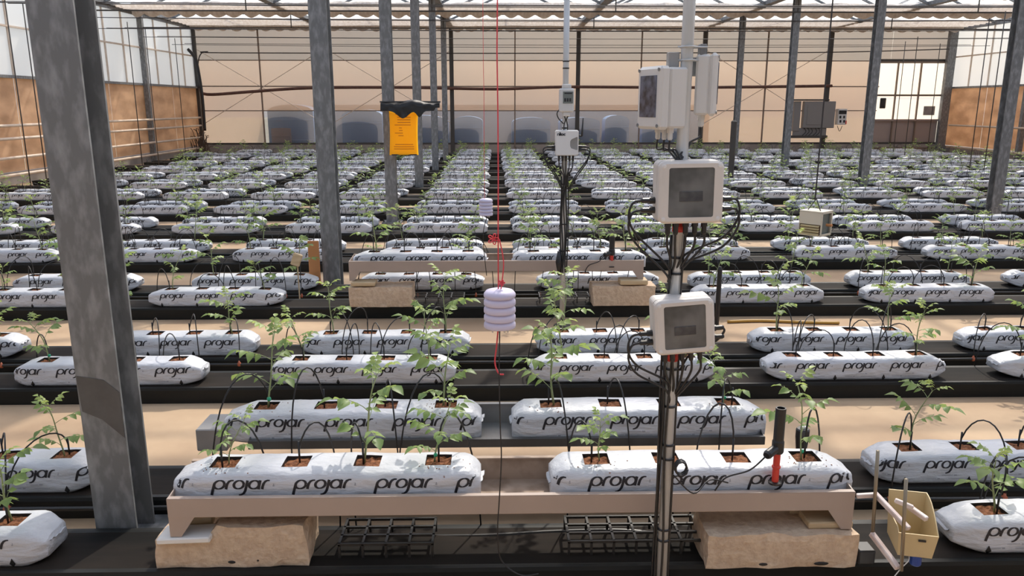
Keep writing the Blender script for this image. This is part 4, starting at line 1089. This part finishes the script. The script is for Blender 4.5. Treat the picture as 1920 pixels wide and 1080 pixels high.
# ------------------------------------------------------------------ hanging louvred sensor box
LY = 6.5
c = at(1529, 417, LY); s = proj(c)[2] / F
lb = empty('louvred_box', c, R(-50)); tag(lb, 'cream louvred sensor box hanging over the bags at right', 'sensor box')
w_, d_, h_ = 43 * s, 40 * s, 44 * s
m = MB(); m.box((0, 0, h_ / 2), (w_ * 1.04, d_ * 1.04, .012), bev=.003); m.box((0, 0, -h_ / 2), (w_, d_, .010)); m.box((-w_ / 2, 0, 0), (.006, d_, h_)); m.box((0, d_ / 2, 0), (w_, .006, h_)); m.box((0, -d_ / 2, h_ * .22), (w_, .006, h_ * .5)); m.build('housing', M['boxcream'], lb)
for i in range(4):
    m = MB(); m.box((-.0, -d_ / 2, -h_ * .10 - i * h_ * .11), (w_ * .84, .02, .006), rot=Matrix.Rotation(R(35), 3, 'X')); m.build('louvre', M['cream'], lb)
m = MB(); m.box((-.0, -d_ / 2 + .012, -h_ * .26), (w_ * .9, .003, h_ * .42)); m.build('louvre_backing', M['brownpipe'], lb)
m = MB()
for zz in (-1, 1): m.box((w_ / 2, 0, zz * h_ * .46), (.008, d_, .014))
for yy in (-1, 1): m.box((w_ / 2, yy * d_ * .46, 0), (.008, .014, h_))
m.build('side_frame', M['boxcream'], lb)
m = MB(); m.box((w_ / 2 - .02, 0, 0), (.003, d_ * .9, h_ * .9)); m.build('side_mesh', M['lcd'], lb)
m = MB(); m.tube([(w_ / 2, 0, -.01), (w_ / 2 + .05, 0, -.01)], .012, 8); m.build('spout', M['orange'], lb)
cx = at(1519, 392, LY)
cd_ = MB(); cd_.tube([(c.x - .02, LY, c.z + h_ / 2 + .09), (c.x - .02, LY, 3.42)], .006, 6); 
oc = cd_.build('cord', M['wire'], lb); oc.matrix_parent_inverse = (Matrix.Translation(c) @ Matrix.Rotation(R(-50), 4, 'Z')).inverted()
for q in ((-.06, -.04), (.06, -.04), (0, .06)):
    m = MB(); m.tube([(q[0], q[1], h_ / 2), (-.015, .01, h_ / 2 + .10)], .004, 5); m.build('sling', M['wire'], lb)

# ------------------------------------------------------------------ control cabinet on the far wall
CY = YF - .28
def cab_box(m, px0, py0, px1, py1, Y, dep, mi=0):
    a = at(px0, py1, Y); b = at(px1, py0, Y); m.box(((a.x + b.x) / 2, Y + dep / 2, (a.z + b.z) / 2), (b.x - a.x, dep, b.z - a.z), mi, bev=.01); return m
cbx = empty('control_cabinet', (0, 0, 0)); tag(cbx, 'grey control cabinet mounted on the far wall at right', 'cabinet')
cab_box(MB(), 1505, 190, 1568, 240, CY - .02, .2).build('cabinet_body', M['cabinet'], cbx)
cab_box(MB(), 1512, 196, 1545, 234, CY - .035, .02).build('cabinet_door', M['boxgrey'] if False else M['cabinet'], cbx)
cab_box(MB(), 1486, 190, 1503, 246, CY + .02, .15).build('side_unit', M['cabinet'], cbx)
cab_box(MB(), 1486, 240, 1550, 258, CY + .05, .08).build('cable_tray_back', M['cabinet'], cbx)
cab_box(MB(), 1482, 254, 1552, 259, CY - .02, .12).build('cable_tray', M['darksteel'], cbx)
cab_box(MB(), 1484, 186, 1556, 189, CY - .05, .2).build('rain_cap', M['darksteel'], cbx)
for px in (1508, 1514, 1520, 1528, 1534):
    m = MB(); m.tube(spline([at(px, 239, CY), at(px + 3, 247, CY - .02), at(px - 5, 255, CY)]), .012, 5); m.build('cable', M['dark'], cbx, smooth=True)
cu = empty('control_unit', (0, 0, 0)); tag(cu, 'small grey control unit with buttons beside the far cabinet', 'control unit')
cab_box(MB(), 1570, 204, 1589, 234, CY + .0, .24).build('case', M['boxgrey'], cu)
cab_box(MB(), 1573, 207, 1588, 214, CY - .012, .02).build('display', M['dark'], cu)
for px in (1574, 1581):
    for py in (219, 227): cab_box(MB(), px, py - 2, px + 4, py + 3, CY - .012, .02).build('button', M['dark'], cu)
cab_box(MB(), 1585, 226, 1588, 233, CY - .012, .02).build('red_button', M['red'], cu)
m = MB(); m.tube(spline([at(1570, 236, CY), at(1574, 246, CY), at(1579, 236, CY)]), .01, 5); m.build('cable', M['dark'], cu, smooth=True)
sg = MB(); cab_box(sg, 1731, 199, 1754, 216, YF - .05, .03); tag(sg.build('notice_board', M['traygrey']), 'small grey notice on the bright door panels', 'sign')

# ------------------------------------------------------------------ things seen hazily behind the far sheets, and an added sky blocker
def tank(px0, px1, py0, Y, m_, label, arch=True, dep=.8):
    a = at(px0, py0, Y); b = at(px1, py0, Y); W = b.x - a.x; H = a.z + .1; mb = MB(); n = 10; poly = [(-W / 2, 0), (W / 2, 0)]
    e = .14 * H if arch else .02
    for i in range(n + 1):
        t = math.pi * i / n; poly.append((W / 2 * math.cos(t), H - e + e * math.sin(t)))
    mb.prism([(x, 0, z) for x, z in poly], (0, dep, 0))
    r = empty('outdoor_tank' if arch else 'outdoor_crate', ((a.x + b.x) / 2, Y, -.1)); tag(r, label, 'tank' if arch else 'crate'); mb.build('shell', M[m_], r)
    for q in (.3, .7):
        k = MB(); k.box((0, -.012, H * q), (W * .98, .03, .05), bev=.008); k.build('rib', M[m_], r)
OYF = YF + .36
tank(500, 586, 196, OYF, 'bluetarp', 'blue tank with arched top behind the left far sheets')
tank(508, 544, 240, YF + .22, 'tanbin', 'tan crate in front of the leftmost blue tank outside', False, .10)
tank(640, 716, 205, OYF, 'bluetarp', 'blue tank outside between the second and third columns')
tank(735, 838, 216, OYF, 'bluetarp', 'wide blue tank outside just left of the aisle')
tank(848, 905, 218, OYF, 'bluetarp', 'narrow blue tank outside at the end of the aisle')
tank(960, 1032, 220, OYF, 'bluetarp', 'blue tank outside just right of the aisle')
tank(1050, 1125, 220, OYF, 'bluetarp', 'blue tank outside behind the data logger')
tank(1135, 1180, 216, OYF, 'bluetarp', 'narrow blue tank outside left of the main pole')
tank(1205, 1290, 222, OYF, 'bluetarp', 'blue tank outside behind the instrument pole boxes')

ow = MB(); oa, ob_ = at(590, 222, YF + 2.2).x, at(1330, 222, YF + 2.2).x  # invented wall, added to block the bright sky between the tanks
ow.box(((oa + ob_) / 2, YF + 2.3, .65), (ob_ - oa, .2, 1.7)); ow.box(((oa + ob_) / 2, YF + 2.3, 1.53), (ob_ - oa + .1, .3, .08))
tag(ow.build('sky_block_wall', M['skyblock']), 'added low grey-beige wall blocking bright sky behind the blue tanks', 'wall')

# ------------------------------------------------------------------ wires, twine, hoses, screens
wy = [2.28, 5.3, 5.45, 6.5] + [8.5 + 1.0 * i for i in range(18)]
for i, y in enumerate(wy):
    m = MB(); sag = .03 + .02 * (i % 3); z = ZW + (.10 * ((i * 7) % 5 - 2) / 2 if i > 3 else 0)
    m.tube([(XL + .1 + (XR - XL - .2) * q / 12, y, z - sag * math.sin(math.pi * q / 12) * (0 if i <= 3 else 1)) for q in range(13)], .0075 if i > 3 else .005, 5)
    tag(m.build('support_wire', M['wire'], smooth=True), 'dark overhead support wire across the house, %s from the camera' % ORD[i], 'wire', 'overhead support wires')
# vertical strings by the side walls
vs_ = [(30, 14.6), (62, 15.6), (100, 16.6), (250, 19.0), (282, 20.5), (335, 23.5), (1690, 24.2), (1712, 22.5), (1755, 25.0), (1840, 17.8), (1868, 16.5)]
for i, (px, y) in enumerate(vs_):
    x = at(px, 150, y).x; x = max(XL + .5, min(XR - .5, x))
    m = MB(); m.tube([(x, y, ZW), (x + .04 * noise.noise(Vector((i, 0, 0))), y, 1.8), (x + .12 * noise.noise(Vector((i, 3, 0))), y, 0)], .011, 5)
    lab = ('%s dark upright string near the left wall, counted from the camera' % ORD[i]) if i < 6 else ('%s dark upright string at the right end, counted left to right' % ORD[i - 6])
    tag(m.build('crop_string', M['darksteel'], smooth=True), lab, 'string', 'upright strings by the side walls')
# hoses at the far wall
hz2 = MB(); hz2.tube(spline([at(352, 92, YF - .5), at(366, 110, YF - .5), at(374, 145, YF - .5), at(380, 190, YF - .5), at(384, 245, YF - .5)]), .05, 8); tag(hz2.build('hose', M['dark'], smooth=True), 'thick black hose curving down in the far left corner', 'hose')
hz3 = MB(); hz3.tube(spline([at(373, 165, YF - .3), at(371, 125, YF - .3), at(376, 102, YF - .3), at(390, 97, YF - .3), at(420, 99, YF - .3), at(900, 100, YF - .3), at(1300, 99, YF - .3), at(1560, 98, YF - .3), at(1780, 92, YF - .3)]), .018, 6); tag(hz3.build('hose', M['wire'], smooth=True), 'thin dark hose looping up and along the far wall', 'hose')
bp = MB(); bp.tube(spline([at(376, 164, YF - .2), at(388, 177, YF - .2), at(470, 172, YF - .2), at(580, 165, YF - .2), at(760, 164, YF - .2), at(930, 167, YF - .2), at(1060, 163, YF - .2), at(1300, 164, YF - .2), at(1560, 161, YF - .2)]), .048, 8)
tag(bp.build('brown_pipe', M['brownpipe'], smooth=True), 'rust brown pipe running sagging across the far wall', 'pipe')
# dried plants in the corner
dm = MB(); rd_ = random.Random(9)
for i in range(46):
    p = at(378 + rd_.gauss(0, 8), 292, YF - .9); a = Vector((rd_.uniform(-.25, .25), rd_.uniform(-.2, .2), rd_.uniform(.3, .95)))
    dm.tube(bez((p.x, p.y, 0), (p.x, p.y, a.z * .5), (p.x + a.x * .5, p.y + a.y, a.z), (p.x + a.x, p.y + a.y, a.z * .9), 5), .012, 3)
tag(dm.build('dried_weeds', M['dry']), 'tangle of dried brown weeds in the far left corner', 'weeds', kind='stuff')
# posts standing among the rows
for px, p0, p1, Y, rad, lab in ((1345, 500, 585, 5.45, .017, 'short black post standing right of the main pole'), (1370, 226, 330, 15.2, .055, 'dark post standing among the bags right of the upper boxes')):
    a, b = at(px + 1, p0, Y), at(px, p1, Y); m = MB(); m.tube([(b.x, Y, 0), (b.x, Y, a.z - .02), (b.x, Y, a.z)], [rad, rad, rad * .6], 10); tag(m.build('post', M['dark'] if Y < 10 else M['darksteel']), lab, 'post')
# shade screens bunched at the trusses
for k, y in enumerate(TY[2:]):
    m = MB(); rs_ = random.Random(k); zb = 3.93; ph = rs_.uniform(0, 6)
    def scr(u, v, y=y, ph=ph, k=k):
        x = XL + .1 + (XR - XL - .2) * u; a = v * 2 * math.pi
        fold = abs(math.sin(x * 7.2 + ph + .8 * noise.noise(Vector((x * .9, k, 0)))))
        dep = .26; hgt = .15
        z = zb + .17 + hgt * math.sin(a) - (.10 * fold if math.sin(a) < -.1 else 0) + .03 * noise.noise(Vector((x * 3, a, k)))
        yy = y - .34 + dep * math.cos(a) + .05 * noise.noise(Vector((x * 5, a * 2, k + 3)))
        return (x, yy, z)
    m.grid(scr, 420, 8)
    nm = ['nearest', 'second', 'third', 'fourth', 'fifth', 'sixth', 'farthest']
    tag(m.build('shade_screen', M['fabric'], smooth=True, fix=False), 'cream shade screen bunched in scallops under the roof, %s from the camera' % ORD[k], 'screen', 'bunched shade screens')
# half drawn flat screen over the last bays
for k, (ya, yb_) in enumerate(((24.4, 26.2), (21.0, 22.2))):
    m = MB(); m.grid(lambda u, v: (XL + .1 + (XR - XL - .2) * u, ya + (yb_ - ya) * v, 4.02 + .035 * math.sin(v * 38 + 2 * noise.noise(Vector((u * 9, k, 0)))) + .03 * noise.noise(Vector((u * 30, v * 4, k)))), 90, 40)
    tag(m.build('shade_screen', M['fabric'], smooth=True, fix=False), 'flat pleated cream screen drawn under the %s roof bay' % ('last' if k == 0 else 'second last'), 'screen')

# ------------------------------------------------------------------ small items
slab('orange_board', 585, 605, 6.46, .0, .46, .02, M['orange'], 'orange wooden board leaning by the second column', 'board')
c = at(556, 487, 6.02); m = MB(); m.box((0, 0, 0), (.07, .03, .10), rot=Matrix.Rotation(R(20), 3, 'Y'), bev=.006); m.box((0, .02, -c.z / 2), (.008, .008, c.z)); tag(m.build('card_tag', M['wood'], loc=c), 'tan card tag on a stake left of the second column', 'tag')
m = MB(); yh = 5.50; m.tube(spline([(at(1365, 592, yh).x, yh, .012), (at(1430, 592, yh).x, yh + .02, .012), (at(1510, 596, yh).x, yh - .03, .012), (at(1568, 600, yh).x, yh - .05, .012)]), .011, 8); tag(m.build('hose', M['yellowhose'], smooth=True), 'ochre yellow hose lying on the floor right of pole', 'hose')
